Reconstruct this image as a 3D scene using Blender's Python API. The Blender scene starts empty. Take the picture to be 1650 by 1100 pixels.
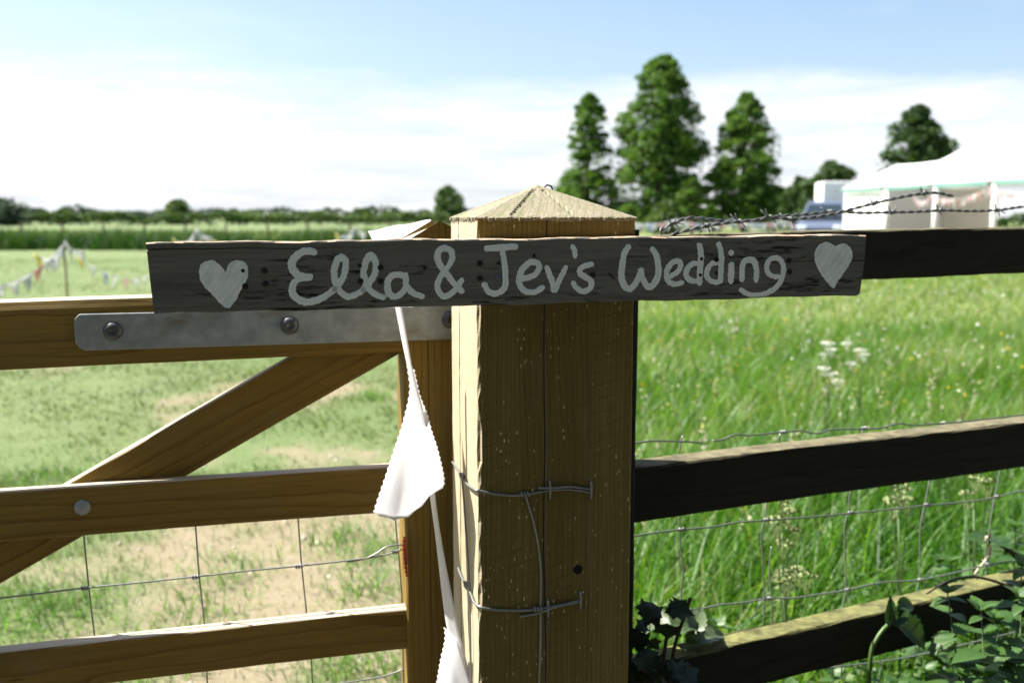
import bpy, math, random
import numpy as np
from mathutils import Vector, Matrix
R = math.radians
SC = bpy.context.scene
COL = SC.collection

# ------------------------------------------------------------------ camera, sky, sun, exposure
CAM_H = 1.30
FPX = 1604.2                      # focal length in pixels of the 1650 px wide photograph
PITCH = math.atan(200 / FPX)
cam_d = bpy.data.cameras.new('camera'); cam = bpy.data.objects.new('camera', cam_d); COL.objects.link(cam)
cam.location = (0, 0, CAM_H); cam.rotation_euler = (R(90) - PITCH, 0, 0)
cam_d.sensor_width = 36.0; cam_d.lens = 35.0; cam_d.clip_start = 0.02; cam_d.clip_end = 6000
cam_d.dof.use_dof = True; cam_d.dof.focus_distance = 1.055; cam_d.dof.aperture_fstop = 6.2
SC.camera = cam

SUN_AZ = R(76)                    # sun stands this far to the left of the view direction
SUN_EL = R(54)
SUN_DIR = Vector((-math.sin(SUN_AZ) * math.cos(SUN_EL), math.cos(SUN_AZ) * math.cos(SUN_EL), math.sin(SUN_EL)))
sd = bpy.data.lights.new('sun', 'SUN'); sun = bpy.data.objects.new('sun', sd); COL.objects.link(sun)
sd.energy = 5.0; sd.angle = R(0.53); sd.color = (1.0, 0.955, 0.87)
sun.rotation_euler = SUN_DIR.to_track_quat('Z', 'Y').to_euler()
sun.location = (-20, 10, 30)

class G:
    """small helper for node graphs"""
    def __init__(s, tree):
        s.t = tree; tree.nodes.clear()
    def n(s, typ, _out=0, **kw):
        nd = s.t.nodes.new('ShaderNode' + typ)
        for k, v in kw.items():
            if k.startswith('p_'):
                setattr(nd, k[2:], v); continue
            key = int(k[1:]) if k[0] == 'i' and k[1:].isdigit() else k.replace('_', ' ')
            s.put(nd.inputs[key], v)
        return nd
    def put(s, inp, v):
        if isinstance(v, bpy.types.NodeSocket): s.t.links.new(v, inp)
        elif isinstance(v, bpy.types.Node): s.t.links.new(v.outputs[0], inp)
        elif isinstance(v, (tuple, list)) and len(v) == 3 and inp.type == 'RGBA': inp.default_value = (*v, 1)
        else: inp.default_value = v
    def math(s, op, a, b=0.5, c=None, clamp=False):
        nd = s.t.nodes.new('ShaderNodeMath'); nd.operation = op; nd.use_clamp = clamp
        s.put(nd.inputs[0], a); s.put(nd.inputs[1], b)
        if c is not None: s.put(nd.inputs[2], c)
        return nd.outputs[0]
    def mix(s, fac, a, b, blend='MIX'):
        nd = s.t.nodes.new('ShaderNodeMix'); nd.data_type = 'RGBA'; nd.blend_type = blend
        s.put(nd.inputs[0], fac); s.put(nd.inputs[6], a); s.put(nd.inputs[7], b)
        return nd.outputs[2]
    def ramp(s, fac, stops, interp='LINEAR'):
        nd = s.t.nodes.new('ShaderNodeValToRGB'); cr = nd.color_ramp; cr.interpolation = interp
        while len(cr.elements) < len(stops): cr.elements.new(0.5)
        for e, (p, c) in zip(cr.elements, stops):
            e.position = p
            e.color = (c, c, c, 1) if isinstance(c, (int, float)) else (*c, 1)
        s.put(nd.inputs[0], fac)
        return nd.outputs[0]
    def mapping(s, vec, scale=(1, 1, 1), loc=(0, 0, 0), rot=(0, 0, 0)):
        nd = s.t.nodes.new('ShaderNodeMapping')
        s.put(nd.inputs['Vector'], vec); s.put(nd.inputs['Scale'], scale)
        s.put(nd.inputs['Location'], loc); s.put(nd.inputs['Rotation'], rot)
        return nd.outputs[0]
    def noise(s, vec, scale=5, detail=4, rough=0.55, out=0):
        nd = s.n('TexNoise', Vector=vec, Scale=scale, Detail=detail, Roughness=rough)
        return nd.outputs[out]

world = bpy.data.worlds.new('World'); SC.world = world; world.use_nodes = True
g = G(world.node_tree)
sky = g.n('TexSky', p_sky_type='NISHITA', p_sun_disc=False, p_sun_elevation=SUN_EL, p_sun_rotation=2 * math.pi - SUN_AZ,
          p_altitude=80.0, p_air_density=1.0, p_dust_density=2.0, p_ozone_density=1.3)
tc = g.n('TexCoord').outputs['Generated']
sep = g.n('SeparateXYZ', Vector=tc)
elev = sep.outputs[2]
cv = g.mapping(tc, scale=(2.2, 2.2, 9.0), loc=(0.4, 0.0, 0.3))
c1 = g.noise(cv, 1.6, 7, 0.62)
c2 = g.noise(g.mapping(tc, scale=(3, 3, 26), loc=(1.7, 0.3, 0)), 2.3, 5, 0.6)
# a bank of cloud low all round the horizon with an uneven top, thin streaks above it
top = g.math('MULTIPLY_ADD', c1, 0.11, 0.088)
band = g.math('SUBTRACT', top, elev)
band = g.math('MULTIPLY', band, 24.0, clamp=True)
band = g.math('SMOOTH_MIN', band, 0.93, 0.2)
body = g.ramp(c2, [(0.32, 0.70), (0.60, 1.0)])
bank = g.math('MULTIPLY', band, body)
wisp = g.math('MULTIPLY', g.ramp(c1, [(0.52, 0.0), (0.80, 1.0)]), 0.3)
cloud = g.math('MAXIMUM', bank, wisp)
ccol = g.mix(g.ramp(c2, [(0.3, 0.0), (0.7, 1.0)]), (4.3, 4.7, 5.3), (5.9, 5.9, 5.9))
skyc = g.mix(cloud, sky.outputs[0], ccol)
bg = g.n('Background', Color=skyc, Strength=0.075)
out = g.n('OutputWorld', Surface=bg)

SC.view_settings.view_transform = 'Standard'; SC.view_settings.look = 'None'
SC.view_settings.exposure = 1.5; SC.view_settings.gamma = 1.0; SC.view_settings.use_curve_mapping = False
SC.render.engine = 'CYCLES'
SC.cycles.use_denoising = True
SC.cycles.max_bounces = 8; SC.cycles.diffuse_bounces = 3; SC.cycles.transmission_bounces = 4; SC.cycles.transparent_max_bounces = 6
SC.cycles.sample_clamp_indirect = 8.0

# ------------------------------------------------------------------ helpers
rng = np.random.default_rng(7)
random.seed(7)
V = Vector
FW = V((0, math.cos(PITCH), -math.sin(PITCH))); UP = V((0, math.sin(PITCH), math.cos(PITCH))); RT = V((1, 0, 0))
CAMP = V((0, 0, CAM_H))

def ray(px, py): return FW + RT * ((px - 825) / FPX) - UP * ((py - 550) / FPX)
def at(px, py, Y):
    """the point of the place seen at that spot of the photograph, Y metres ahead"""
    r = ray(px, py); return CAMP + r * (Y / r.y)
class Plane:
    """upright plane through a point, running along the ground at an angle"""
    def __init__(s, p, ang):
        s.p = V(p); s.a = R(ang)
        s.u = V((math.cos(s.a), math.sin(s.a), 0)); s.v = V((-math.sin(s.a), math.cos(s.a), 0))
    def hit(s, px, py, off=0.0):
        r = ray(px, py); q = s.p + s.v * off
        return CAMP + r * ((q - CAMP).dot(s.v) / r.dot(s.v))
    def off(s, d):
        return Plane(s.p + s.v * d, math.degrees(s.a))
def frame(o, ex, ez):
    ex = V(ex).normalized(); ey = V(ez).cross(ex).normalized(); ez = ex.cross(ey)
    m = Matrix((ex, ey, ez)).transposed().to_4x4(); m.translation = o
    return m

def tag(o, label=None, cat=None, group=None, kind=None):
    if label: o['label'] = label
    if cat: o['category'] = cat
    if group: o['group'] = group
    if kind: o['kind'] = kind
    return o
def empty(name, loc, label, cat, group=None, rz=0.0):
    o = bpy.data.objects.new(name, None); COL.objects.link(o); o.location = loc; o.rotation_euler = (0, 0, rz)
    o.empty_display_size = 0.05
    return tag(o, label, cat, group)
def link(name, me, parent=None, M=None):
    """link a mesh; M is the world matrix"""
    o = bpy.data.objects.new(name, me); COL.objects.link(o)
    if parent is not None:
        o.parent = parent
        pm = WM(parent)
        o.matrix_basis = pm.inverted() @ M if M is not None else Matrix.Identity(4)
    elif M is not None: o.matrix_world = M
    return o
def WM(o):
    m = o.matrix_basis.copy()
    return WM(o.parent) @ m if o.parent is not None else m
I4 = Matrix.Identity(4)

class MB:
    def __init__(s): s.v = []; s.f = []
    def add(s, vs, fs):
        k = len(s.v); s.v += [tuple(q) for q in vs]; s.f += [tuple(i + k for i in q) for q in fs]; return s
    def box(s, a, b):
        (x0, y0, z0), (x1, y1, z1) = a, b
        return s.add([(x0,y0,z0),(x1,y0,z0),(x1,y1,z0),(x0,y1,z0),(x0,y0,z1),(x1,y0,z1),(x1,y1,z1),(x0,y1,z1)],
                     [(3,2,1,0),(4,5,6,7),(0,1,5,4),(1,2,6,5),(2,3,7,6),(3,0,4,7)])
    def tube(s, pts, r, n=6, closed_ends=True):
        pts = [V(p) for p in pts]; rs = r if isinstance(r, (list, tuple)) else [r] * len(pts)
        k = len(s.v); t0 = (pts[1] - pts[0]).normalized()
        a = t0.orthogonal().normalized(); 
        for i, p in enumerate(pts):
            t = (pts[min(i + 1, len(pts) - 1)] - pts[max(i - 1, 0)]).normalized()
            a = (a - t * a.dot(t)).normalized(); b = t.cross(a)
            for j in range(n):
                w = 2 * math.pi * j / n
                s.v.append(tuple(p + (a * math.cos(w) + b * math.sin(w)) * rs[i]))
        for i in range(len(pts) - 1):
            for j in range(n):
                j2 = (j + 1) % n
                s.f.append((k + i*n + j, k + i*n + j2, k + (i+1)*n + j2, k + (i+1)*n + j))
        if closed_ends:
            s.f.append(tuple(k + j for j in range(n - 1, -1, -1)))
            e = k + (len(pts) - 1) * n; s.f.append(tuple(e + j for j in range(n)))
        return s
    def lathe(s, prof, n=16, axis='z', o=(0, 0, 0)):
        k = len(s.v)
        for (r, h) in prof:
            for j in range(n):
                w = 2 * math.pi * j / n; c, q = r * math.cos(w), r * math.sin(w)
                p = (c, q, h) if axis == 'z' else ((c, h, -q) if axis == 'y' else (h, c, q))
                s.v.append((p[0] + o[0], p[1] + o[1], p[2] + o[2]))
        for i in range(len(prof) - 1):
            for j in range(n):
                j2 = (j + 1) % n; s.f.append((k+i*n+j, k+i*n+j2, k+(i+1)*n+j2, k+(i+1)*n+j))
        s.f.append(tuple(k + j for j in range(n - 1, -1, -1))); e = k + (len(prof)-1)*n; s.f.append(tuple(e + j for j in range(n)))
        return s
    def mesh(s, name, mat, smooth=False):
        me = bpy.data.meshes.new(name); me.from_pydata(s.v, [], s.f); me.materials.append(mat)
        if smooth: me.polygons.foreach_set('use_smooth', [True] * len(me.polygons))
        me.update(); return me
    def obj(s, name, mat, parent=None, M=None, smooth=False):
        return link(name, s.mesh(name, mat, smooth), parent, M)

def smooth_path(pts, n=6):
    """Catmull-Rom through the points"""
    P = [V(p) for p in pts]
    if len(P) < 3: return P
    P = [P[0] * 2 - P[1]] + P + [P[-1] * 2 - P[-2]]; o = []
    for i in range(1, len(P) - 2):
        a, b, c, d = P[i-1], P[i], P[i+1], P[i+2]
        for k in range(n):
            t = k / n
            o.append(0.5 * ((2*b) + (c - a)*t + (2*a - 5*b + 4*c - d)*t*t + (3*b - a - 3*c + d)*t**3))
    return o + [P[-2]]

# numpy value noise
_T = np.random.default_rng(3).random((256, 256))
def vnoise(x, y):
    xi = np.floor(x).astype(int); yi = np.floor(y).astype(int); fx = x - xi; fy = y - yi
    fx = fx*fx*(3-2*fx); fy = fy*fy*(3-2*fy)
    a = _T[xi % 256, yi % 256]; b = _T[(xi+1) % 256, yi % 256]; c = _T[xi % 256, (yi+1) % 256]; d = _T[(xi+1) % 256, (yi+1) % 256]
    return (a*(1-fx) + b*fx)*(1-fy) + (c*(1-fx) + d*fx)*fy
def fbm(x, y, o=4):
    s = 0; a = 0.5; t = 0
    for k in range(o): s = s + a*vnoise(x*2**k + 17*k, y*2**k + 31*k); t += a; a *= 0.5
    return s / t

# ------------------------------------------------------------------ materials
def new_mat(name):
    m = bpy.data.materials.new(name); m.use_nodes = True
    return m, G(m.node_tree)
def done(m, g, bsdf): g.n('OutputMaterial', Surface=bsdf); return m
def plain(name, col, rough=0.6, metal=0.0, var=0.25, scale=30, bump=0.0):
    m, g = new_mat(name)
    co = g.n('TexCoord').outputs['Object']
    nz = g.noise(co, scale, 5, 0.6)
    c = g.mix(nz, tuple(x*(1-var) for x in col), tuple(min(1, x*(1+var)) for x in col))
    kw = {}
    if bump: kw['Normal'] = g.n('Bump', Strength=bump, Distance=0.002, Height=nz)
    b = g.n('BsdfPrincipled', Base_Color=c, Roughness=rough, Metallic=metal, **kw)
    return done(m, g, b)

def wood(name, light, mid, dark, ring=70, rough=0.75, ringmix=0.6, weather=None, moss=None, saw=0.0, speck=None, wear=None, knots=0.0, bumpd=0.0006, sunlit_pale=None):
    """sawn timber, grain along local X"""
    m, g = new_mat(name)
    oi = g.n('ObjectInfo').outputs['Random']
    co = g.n('TexCoord').outputs['Object']
    off = g.n('CombineXYZ', X=g.math('MULTIPLY', oi, 7.0), Y=g.math('MULTIPLY', oi, 0.05), Z=g.math('MULTIPLY', oi, 0.04))
    P = g.n('VectorMath', p_operation='ADD', i0=co, i1=off).outputs[0]
    wob = g.noise(g.mapping(P, scale=(2.2, 11, 11)), 1.0, 3, 0.5, out=1)
    wv = g.n('VectorMath', p_operation='SCALE', i0=wob); wv.inputs['Scale'].default_value = 0.035
    Q = g.n('VectorMath', p_operation='ADD', i0=P, i1=wv.outputs[0]).outputs[0]
    if knots:
        vk = g.n('TexVoronoi', Vector=g.mapping(P, scale=(3.2, 9, 9)), Scale=1.0)
        kd = g.ramp(vk.outputs['Distance'], [(0.0, 1.0), (0.22, 0.0)])
        Q = g.n('VectorMath', p_operation='ADD', i0=Q, i1=g.n('CombineXYZ', Y=g.math('MULTIPLY', kd, 0.02 * knots), Z=g.math('MULTIPLY', kd, 0.02 * knots))).outputs[0]
    wave = g.n('TexWave', Vector=g.mapping(Q, scale=(0.02, 1, 1), loc=(0, 0.06, -0.11)), p_wave_type='RINGS', p_rings_direction='X', p_wave_profile='SAW',
               Scale=ring, Distortion=1.2, Detail=3.0, Detail_Scale=1.5)
    fib = g.noise(g.mapping(P, scale=(6, 420, 420)), 1.0, 3, 0.65)
    broad = g.noise(g.mapping(P, scale=(2.0, 14, 14)), 1.0, 3, 0.5)
    c = g.mix(g.ramp(broad, [(0.3, 0.0), (0.7, 1.0)]), light, mid)
    rm = g.math('MULTIPLY', g.ramp(wave.outputs[0], [(0.0, 0.0), (0.75, 0.25), (1.0, 1.0)]), ringmix)
    c = g.mix(rm, c, dark)
    c = g.mix(g.math('MULTIPLY', g.ramp(fib, [(0.42, 0.0), (0.68, 1.0)]), 0.35), c, dark)
    h = g.math('ADD', g.math('MULTIPLY', wave.outputs[0], 0.6), g.math('MULTIPLY', fib, 0.6))
    if knots: c = g.mix(g.math('MULTIPLY', g.ramp(vk.outputs['Distance'], [(0.0, 1.0), (0.10, 0.0)]), 0.8), c, tuple(x*0.45 for x in dark))
    if saw:
        sw = g.n('TexWave', Vector=g.mapping(P, scale=(1, 1, 1), rot=(0, 0, R(15))), p_wave_type='BANDS', p_bands_direction='X', Scale=21.0, Distortion=5.0, Detail=2.0, Detail_Scale=0.35)
        sl = g.ramp(sw.outputs[0], [(0.0, 1.0), (0.035, 0.0)])
        sm = g.math('MULTIPLY', sl, g.ramp(g.noise(g.mapping(P, scale=(7, 12, 12)), 1.0, 3), [(0.42, 0.0), (0.7, saw)]))
        c = g.mix(sm, c, tuple(x*0.25 for x in dark)); h = g.math('SUBTRACT', h, sm)
    if weather:
        wc, wa, lo, hi = weather
        wn = g.noise(g.mapping(P, scale=(9, 60, 60)), 1.0, 6, 0.7)
        c = g.mix(g.math('MULTIPLY', g.ramp(wn, [(lo, 0.0), (hi, 1.0)]), wa), c, wc)
    if wear:
        wc, lo, hi = wear
        wn = g.noise(g.mapping(P, scale=(26, 210, 210)), 1.0, 5, 0.72)
        w2 = g.noise(g.mapping(P, scale=(7, 34, 34)), 1.0, 3, 0.6)
        wm = g.ramp(g.math('ADD', g.math('MULTIPLY', wn, 0.62), g.math('MULTIPLY', w2, 0.38)), [(lo, 0.0), (hi, 1.0)])
        c = g.mix(wm, c, wc); h = g.math('SUBTRACT', h, wm)
    if sunlit_pale:                                           # sunlit side and tops paler, sunlight put into the colour over some bleaching: (colour, amount, object-space side or None for tops)
        bc, ba, side = sunlit_pale
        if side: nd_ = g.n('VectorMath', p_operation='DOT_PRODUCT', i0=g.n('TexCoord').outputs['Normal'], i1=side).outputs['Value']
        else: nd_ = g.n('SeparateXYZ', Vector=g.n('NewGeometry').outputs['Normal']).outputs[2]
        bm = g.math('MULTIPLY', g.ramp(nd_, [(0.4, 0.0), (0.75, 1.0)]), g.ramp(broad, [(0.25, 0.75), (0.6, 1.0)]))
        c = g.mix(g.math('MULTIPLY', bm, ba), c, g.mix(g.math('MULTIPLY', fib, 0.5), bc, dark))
    if moss:
        mc, amt = moss
        nz = g.n('SeparateXYZ', Vector=g.n('NewGeometry').outputs['Normal']).outputs[2]
        mn = g.noise(P, 38, 6, 0.7)
        mm = g.math('MULTIPLY', g.ramp(nz, [(0.35, 0.0), (0.7, 1.0)]), g.ramp(mn, [(0.30, 0.15), (0.62, 1.0)]))
        c = g.mix(g.math('MULTIPLY', mm, amt), c, mc)
    if speck:
        sc_, sa = speck
        vo = g.n('TexVoronoi', Vector=g.mapping(P, scale=(90, 190, 190)), Scale=1.0, Randomness=1.0)
        s1 = g.ramp(vo.outputs['Distance'], [(0.10, 1.0), (0.22, 0.0)])
        s2 = g.ramp(g.noise(g.mapping(P, scale=(14, 40, 40)), 1.0, 3), [(0.46, 0.0), (0.60, 1.0)])
        s3 = g.ramp(g.n('SeparateXYZ', Vector=vo.outputs['Color']).outputs[0], [(0.25, 0.0), (0.3, 1.0)])
        c = g.mix(g.math('MULTIPLY', g.math('MULTIPLY', s1, s2), g.math('MULTIPLY', s3, sa)), c, sc_)
    bp = g.n('Bump', Strength=0.7, Distance=bumpd, Height=h)
    b = g.n('BsdfPrincipled', Base_Color=c, Roughness=rough, Normal=bp)
    b.inputs['Specular IOR Level'].default_value = 0.25
    return done(m, g, b)

def leafy(name, c_lo, c_mid, c_hi, trans=0.45, rough=0.55, spec=0.3, dry=None):
    m, g = new_mat(name)
    a = g.n('Attribute', p_attribute_name='rnd').outputs['Fac']
    stops = [(0.0, c_lo), (0.5, c_mid), (0.92 if dry else 1.0, c_hi)] + ([(1.0, dry)] if dry else [])
    c = g.ramp(a, stops)
    p = g.n('BsdfPrincipled', Base_Color=c, Roughness=rough); p.inputs['Specular IOR Level'].default_value = spec
    tcol = g.mix(1.0, c, (1.25, 1.30, 0.55), 'MULTIPLY')
    t = g.n('BsdfTranslucent', Color=tcol)
    return done(m, g, g.n('MixShader', i0=trans, i1=p, i2=t))
def leafy1(name, c1, c2, trans=0.3, rough=0.45):
    """for single leaf objects: colour from the object's own random value"""
    m, g = new_mat(name)
    oi = g.n('ObjectInfo').outputs['Random']
    co = g.n('TexCoord').outputs['Object']
    c = g.mix(oi, c1, c2); c = g.mix(g.math('MULTIPLY', g.noise(co, 60, 3), 0.5), c, tuple(x*0.6 for x in c1))
    vein = g.n('TexWave', Vector=co, p_wave_type='BANDS', p_bands_direction='DIAGONAL', Scale=30.0, Distortion=0.5)
    bp = g.n('Bump', Strength=0.5, Distance=0.001, Height=vein.outputs[0])
    p = g.n('BsdfPrincipled', Base_Color=c, Roughness=rough, Normal=bp)
    t = g.n('BsdfTranslucent', Color=g.mix(1.0, c, (1.2, 1.3, 0.5), 'MULTIPLY'))
    return done(m, g, g.n('MixShader', i0=trans, i1=p, i2=t))

M = {}
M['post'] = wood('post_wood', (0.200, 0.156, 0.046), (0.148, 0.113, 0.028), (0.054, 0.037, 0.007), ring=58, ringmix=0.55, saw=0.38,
                 speck=((0.62, 0.56, 0.34), 0.9), weather=((0.215, 0.180, 0.080), 0.35, 0.50, 0.72), bumpd=0.0005, sunlit_pale=((0.62, 0.535, 0.385), 0.94, (0, -1, 0)))
M['cap'] = wood('weathered_end_grain', (0.285, 0.252, 0.182), (0.225, 0.200, 0.140), (0.075, 0.060, 0.036), ring=36, ringmix=0.35,
                weather=((0.165, 0.172, 0.085), 0.7, 0.44, 0.62), bumpd=0.0012)
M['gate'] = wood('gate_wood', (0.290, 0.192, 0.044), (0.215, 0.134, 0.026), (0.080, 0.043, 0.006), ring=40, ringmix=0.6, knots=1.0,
                 weather=((0.185, 0.150, 0.070), 0.5, 0.48, 0.75), sunlit_pale=((0.56, 0.50, 0.40), 0.95, None))
M['fence'] = wood('creosoted_wood', (0.032, 0.028, 0.019), (0.021, 0.019, 0.013), (0.006, 0.006, 0.004), ring=45, ringmix=0.5, rough=0.9,
                  moss=((0.20, 0.18, 0.105), 0.92), bumpd=0.0012)
M['mossrail'] = wood('mossy_creosoted_wood', (0.032, 0.028, 0.019), (0.021, 0.019, 0.013), (0.006, 0.006, 0.004), ring=45, ringmix=0.5, rough=0.9,
                  moss=((0.195, 0.195, 0.070), 0.95), bumpd=0.0012)
M['sign'] = wood('weathered_painted_board', (0.165, 0.168, 0.148), (0.128, 0.132, 0.116), (0.045, 0.045, 0.038), ring=34, ringmix=0.45, rough=0.8,
                 wear=((0.016, 0.013, 0.009), 0.57, 0.63), weather=((0.20, 0.195, 0.17), 0.6, 0.50, 0.66), bumpd=0.0012)
M['signedge'] = plain('pale_brown_edge', (0.50, 0.36, 0.25), 0.8, 0, 0.3, 60)
M['oldpost'] = plain('old_post', (0.2, 0.17, 0.12), 0.9, 0, 0.4, 4)

# brushed paint: streaks run along the strokes (uv = along, across)
m, g = new_mat('brushed_paint'); 
uv = g.n('UVMap', p_uv_map='stroke').outputs[0]
s1 = g.noise(g.mapping(uv, scale=(14, 620, 1)), 1.0, 4, 0.6); s2 = g.noise(uv, 60, 3)
c = g.mix(g.ramp(s1, [(0.36, 0.0), (0.62, 1.0)]), (0.66, 0.74, 0.76), (0.93, 0.96, 0.93))
c = g.mix(g.math('MULTIPLY', g.ramp(s2, [(0.35, 0.0), (0.7, 1.0)]), 0.4), c, (0.62, 0.73, 0.77))
pit = g.noise(g.mapping(g.n('TexCoord').outputs['Object'], scale=(300, 1, 700)), 1.0, 3, 0.7)
c = g.mix(g.ramp(pit, [(0.70, 0.0), (0.74, 1.0)]), c, (0.06, 0.06, 0.05))
M['paint'] = done(m, g, g.n('BsdfPrincipled', Base_Color=c, Roughness=0.55, Normal=g.n('Bump', Strength=0.6, Distance=0.0006, Height=s1)))

# galvanised steel
m, g = new_mat('galvanised_steel'); co = g.n('TexCoord').outputs['Object']
a = g.noise(co, 45, 5, 0.65); b_ = g.noise(g.mapping(co, scale=(14, 14, 30)), 1.0, 4, 0.6)
c = g.mix(g.ramp(a, [(0.35, 0.0), (0.7, 1.0)]), (0.25, 0.28, 0.30), (0.40, 0.43, 0.45))
c = g.mix(g.math('MULTIPLY', g.ramp(b_, [(0.55, 0.0), (0.75, 1.0)]), 0.7), c, (0.19, 0.155, 0.10))
M['galv'] = done(m, g, g.n('BsdfPrincipled', Base_Color=c, Roughness=g.ramp(a, [(0.3, 0.42), (0.7, 0.62)]), Metallic=0.55, Normal=g.n('Bump', Strength=0.25, Distance=0.0008, Height=a)))
M['bolt'] = plain('dull_bolt', (0.10, 0.105, 0.11), 0.4, 0.7, 0.4, 120)
M['wire'] = plain('zinc_wire', (0.26, 0.275, 0.27), 0.42, 0.6, 0.35, 200)
M['barb'] = plain('dull_barbed_wire', (0.20, 0.205, 0.20), 0.5, 0.6, 0.45, 250)
M['nail'] = plain('black_nail', (0.010, 0.009, 0.008), 0.6, 0.3, 0.4, 300)
M['nail2'] = plain('zinc_nail', (0.12, 0.14, 0.16), 0.45, 0.7, 0.4, 300)
M['hole'] = plain('knot_hole', (0.004, 0.003, 0.002), 0.95, 0, 0.2, 100)
def cloth(name, col, trans=0.5):
    m, g = new_mat(name); co = g.n('TexCoord').outputs['Object']
    w = g.math('ADD', g.n('TexWave', Vector=co, p_bands_direction='X', Scale=420.0).outputs[0], g.n('TexWave', Vector=co, p_bands_direction='Z', Scale=420.0).outputs[0])
    nz = g.noise(co, 25, 4)
    c = g.mix(nz, tuple(x*0.93 for x in col), col)
    bp = g.n('Bump', Strength=0.12, Distance=0.0005, Height=g.math('ADD', w, g.math('MULTIPLY', nz, 3.0)))
    d = g.n('BsdfDiffuse', Color=c, Normal=bp); t = g.n('BsdfTranslucent', Color=c)
    return done(m, g, g.n('MixShader', i0=trans, i1=d, i2=t))
M['cotton'] = cloth('white_cotton', (0.86, 0.86, 0.88))
M['red'] = cloth('coral_cloth', (0.62, 0.10, 0.08), 0.2)
PASTEL = [cloth('flag_white', (0.78, 0.78, 0.78)), cloth('flag_pink', (0.76, 0.56, 0.60)), cloth('flag_yellow', (0.75, 0.68, 0.25)),
          cloth('flag_blue', (0.60, 0.66, 0.80)), cloth('flag_coral', (0.74, 0.48, 0.45))]

# ------------------------------------------------------------------ ground: one sheet out to the horizon
def tall_zone(x, y):
    """1 where the meadow grows tall (behind the rail fence), 0 on the mown side behind the gate"""
    edge = 0.055 * y + 0.05 + (fbm(y*0.45 + 2.0, x*0.3, 3) - 0.5) * np.clip(y - 2.5, 0, 4) * 0.35
    return np.clip((x - edge) / 0.25 + 0.5, 0, 1)
def bare_mask(x, y):
    """how bare the trodden ground is"""
    n = fbm(x*1.1 + 4.2, y*0.75 + 1.3, 5); n2 = fbm(x*3.7, y*3.7, 3)
    track = np.exp(-((x + 0.22*y - 0.10) / 0.85)**2) * np.clip((9.0 - y)/6.0, 0, 1)
    m = n*0.66 + n2*0.34 + 0.22*track - np.clip((y - 9)/40.0, 0, 0.14)
    return np.clip((m - 0.565) / 0.14, 0, 1) * (1 - tall_zone(x, y))
ang = np.concatenate([np.linspace(-46, 46, 300), np.linspace(46, 314, 80)[1:-1]]) * math.pi/180
rad = np.concatenate([[0.0], np.geomspace(0.35, 3500, 330)])
A, RR = np.meshgrid(ang, rad[1:])
gx = np.concatenate([[0], (RR*np.sin(A)).ravel()]); gy = np.concatenate([[0], (RR*np.cos(A)).ravel()])
na = len(ang); nr = len(rad) - 1
gz = (fbm(gx*0.9, gy*0.9, 4) - 0.5) * 0.05 * np.clip(gy, 0, 2)/2
gz = np.where(RR.ravel().size and np.hypot(gx, gy) > 60, 0, gz)
gv = np.stack([gx, gy, gz], 1)
fa = [(0, 1 + j, 1 + (j+1) % na) for j in range(na)]
for i in range(nr - 1):
    k = 1 + i*na
    fa += [(k + j, k + na + j, k + na + (j+1) % na, k + (j+1) % na) for j in range(na)]
fa = [tuple(reversed(q)) for q in fa]
me = bpy.data.meshes.new('ground'); me.from_pydata(gv.tolist(), [], fa)
for nm, val in (('bare', bare_mask(gx, gy)), ('tall', tall_zone(gx, gy))):
    at_ = me.attributes.new(nm, 'FLOAT', 'POINT'); at_.data.foreach_set('value', val.astype(np.float32))
m, g = new_mat('field_ground')
co = g.n('TexCoord').outputs['Object']
bare = g.n('Attribute', p_attribute_name='bare').outputs['Fac']; tall = g.n('Attribute', p_attribute_name='tall').outputs['Fac']
n1 = g.noise(co, 0.35, 5, 0.6); n2 = g.noise(co, 6.0, 6, 0.65); n3 = g.noise(co, 60.0, 4, 0.7)
mown = g.mix(g.ramp(n1, [(0.35, 0.0), (0.65, 1.0)]), (0.092, 0.140, 0.040), (0.138, 0.172, 0.064))
mown = g.mix(g.ramp(n2, [(0.40, 0.0), (0.70, 0.7)]), mown, (0.085, 0.130, 0.030))
mead = g.mix(g.ramp(n1, [(0.3, 0.0), (0.7, 1.0)]), (0.115, 0.165, 0.040), (0.165, 0.195, 0.062))
mead = g.mix(g.ramp(n2, [(0.55, 0.0), (0.70, 0.8)]), mead, (0.30, 0.30, 0.20))
soil = g.mix(g.ramp(n3, [(0.3, 0.0), (0.7, 1.0)]), (0.175, 0.138, 0.084), (0.28, 0.232, 0.155))
soil = g.mix(g.ramp(n2, [(0.45, 0.0), (0.7, 0.6)]), soil, (0.17, 0.165, 0.075))
c = g.mix(tall, mown, mead)
c = g.mix(g.math('MULTIPLY', bare, g.ramp(n2, [(0.25, 0.55), (0.5, 1.0)])), c, soil)
hh = g.math('ADD', n2, g.math('MULTIPLY', n3, 0.5))
M['ground'] = done(m, g, g.n('BsdfPrincipled', Base_Color=c, Roughness=0.95, Normal=g.n('Bump', Strength=0.6, Distance=0.03, Height=hh)))
me.materials.append(M['ground'])
tag(link('ground', me), kind='structure')
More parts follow.
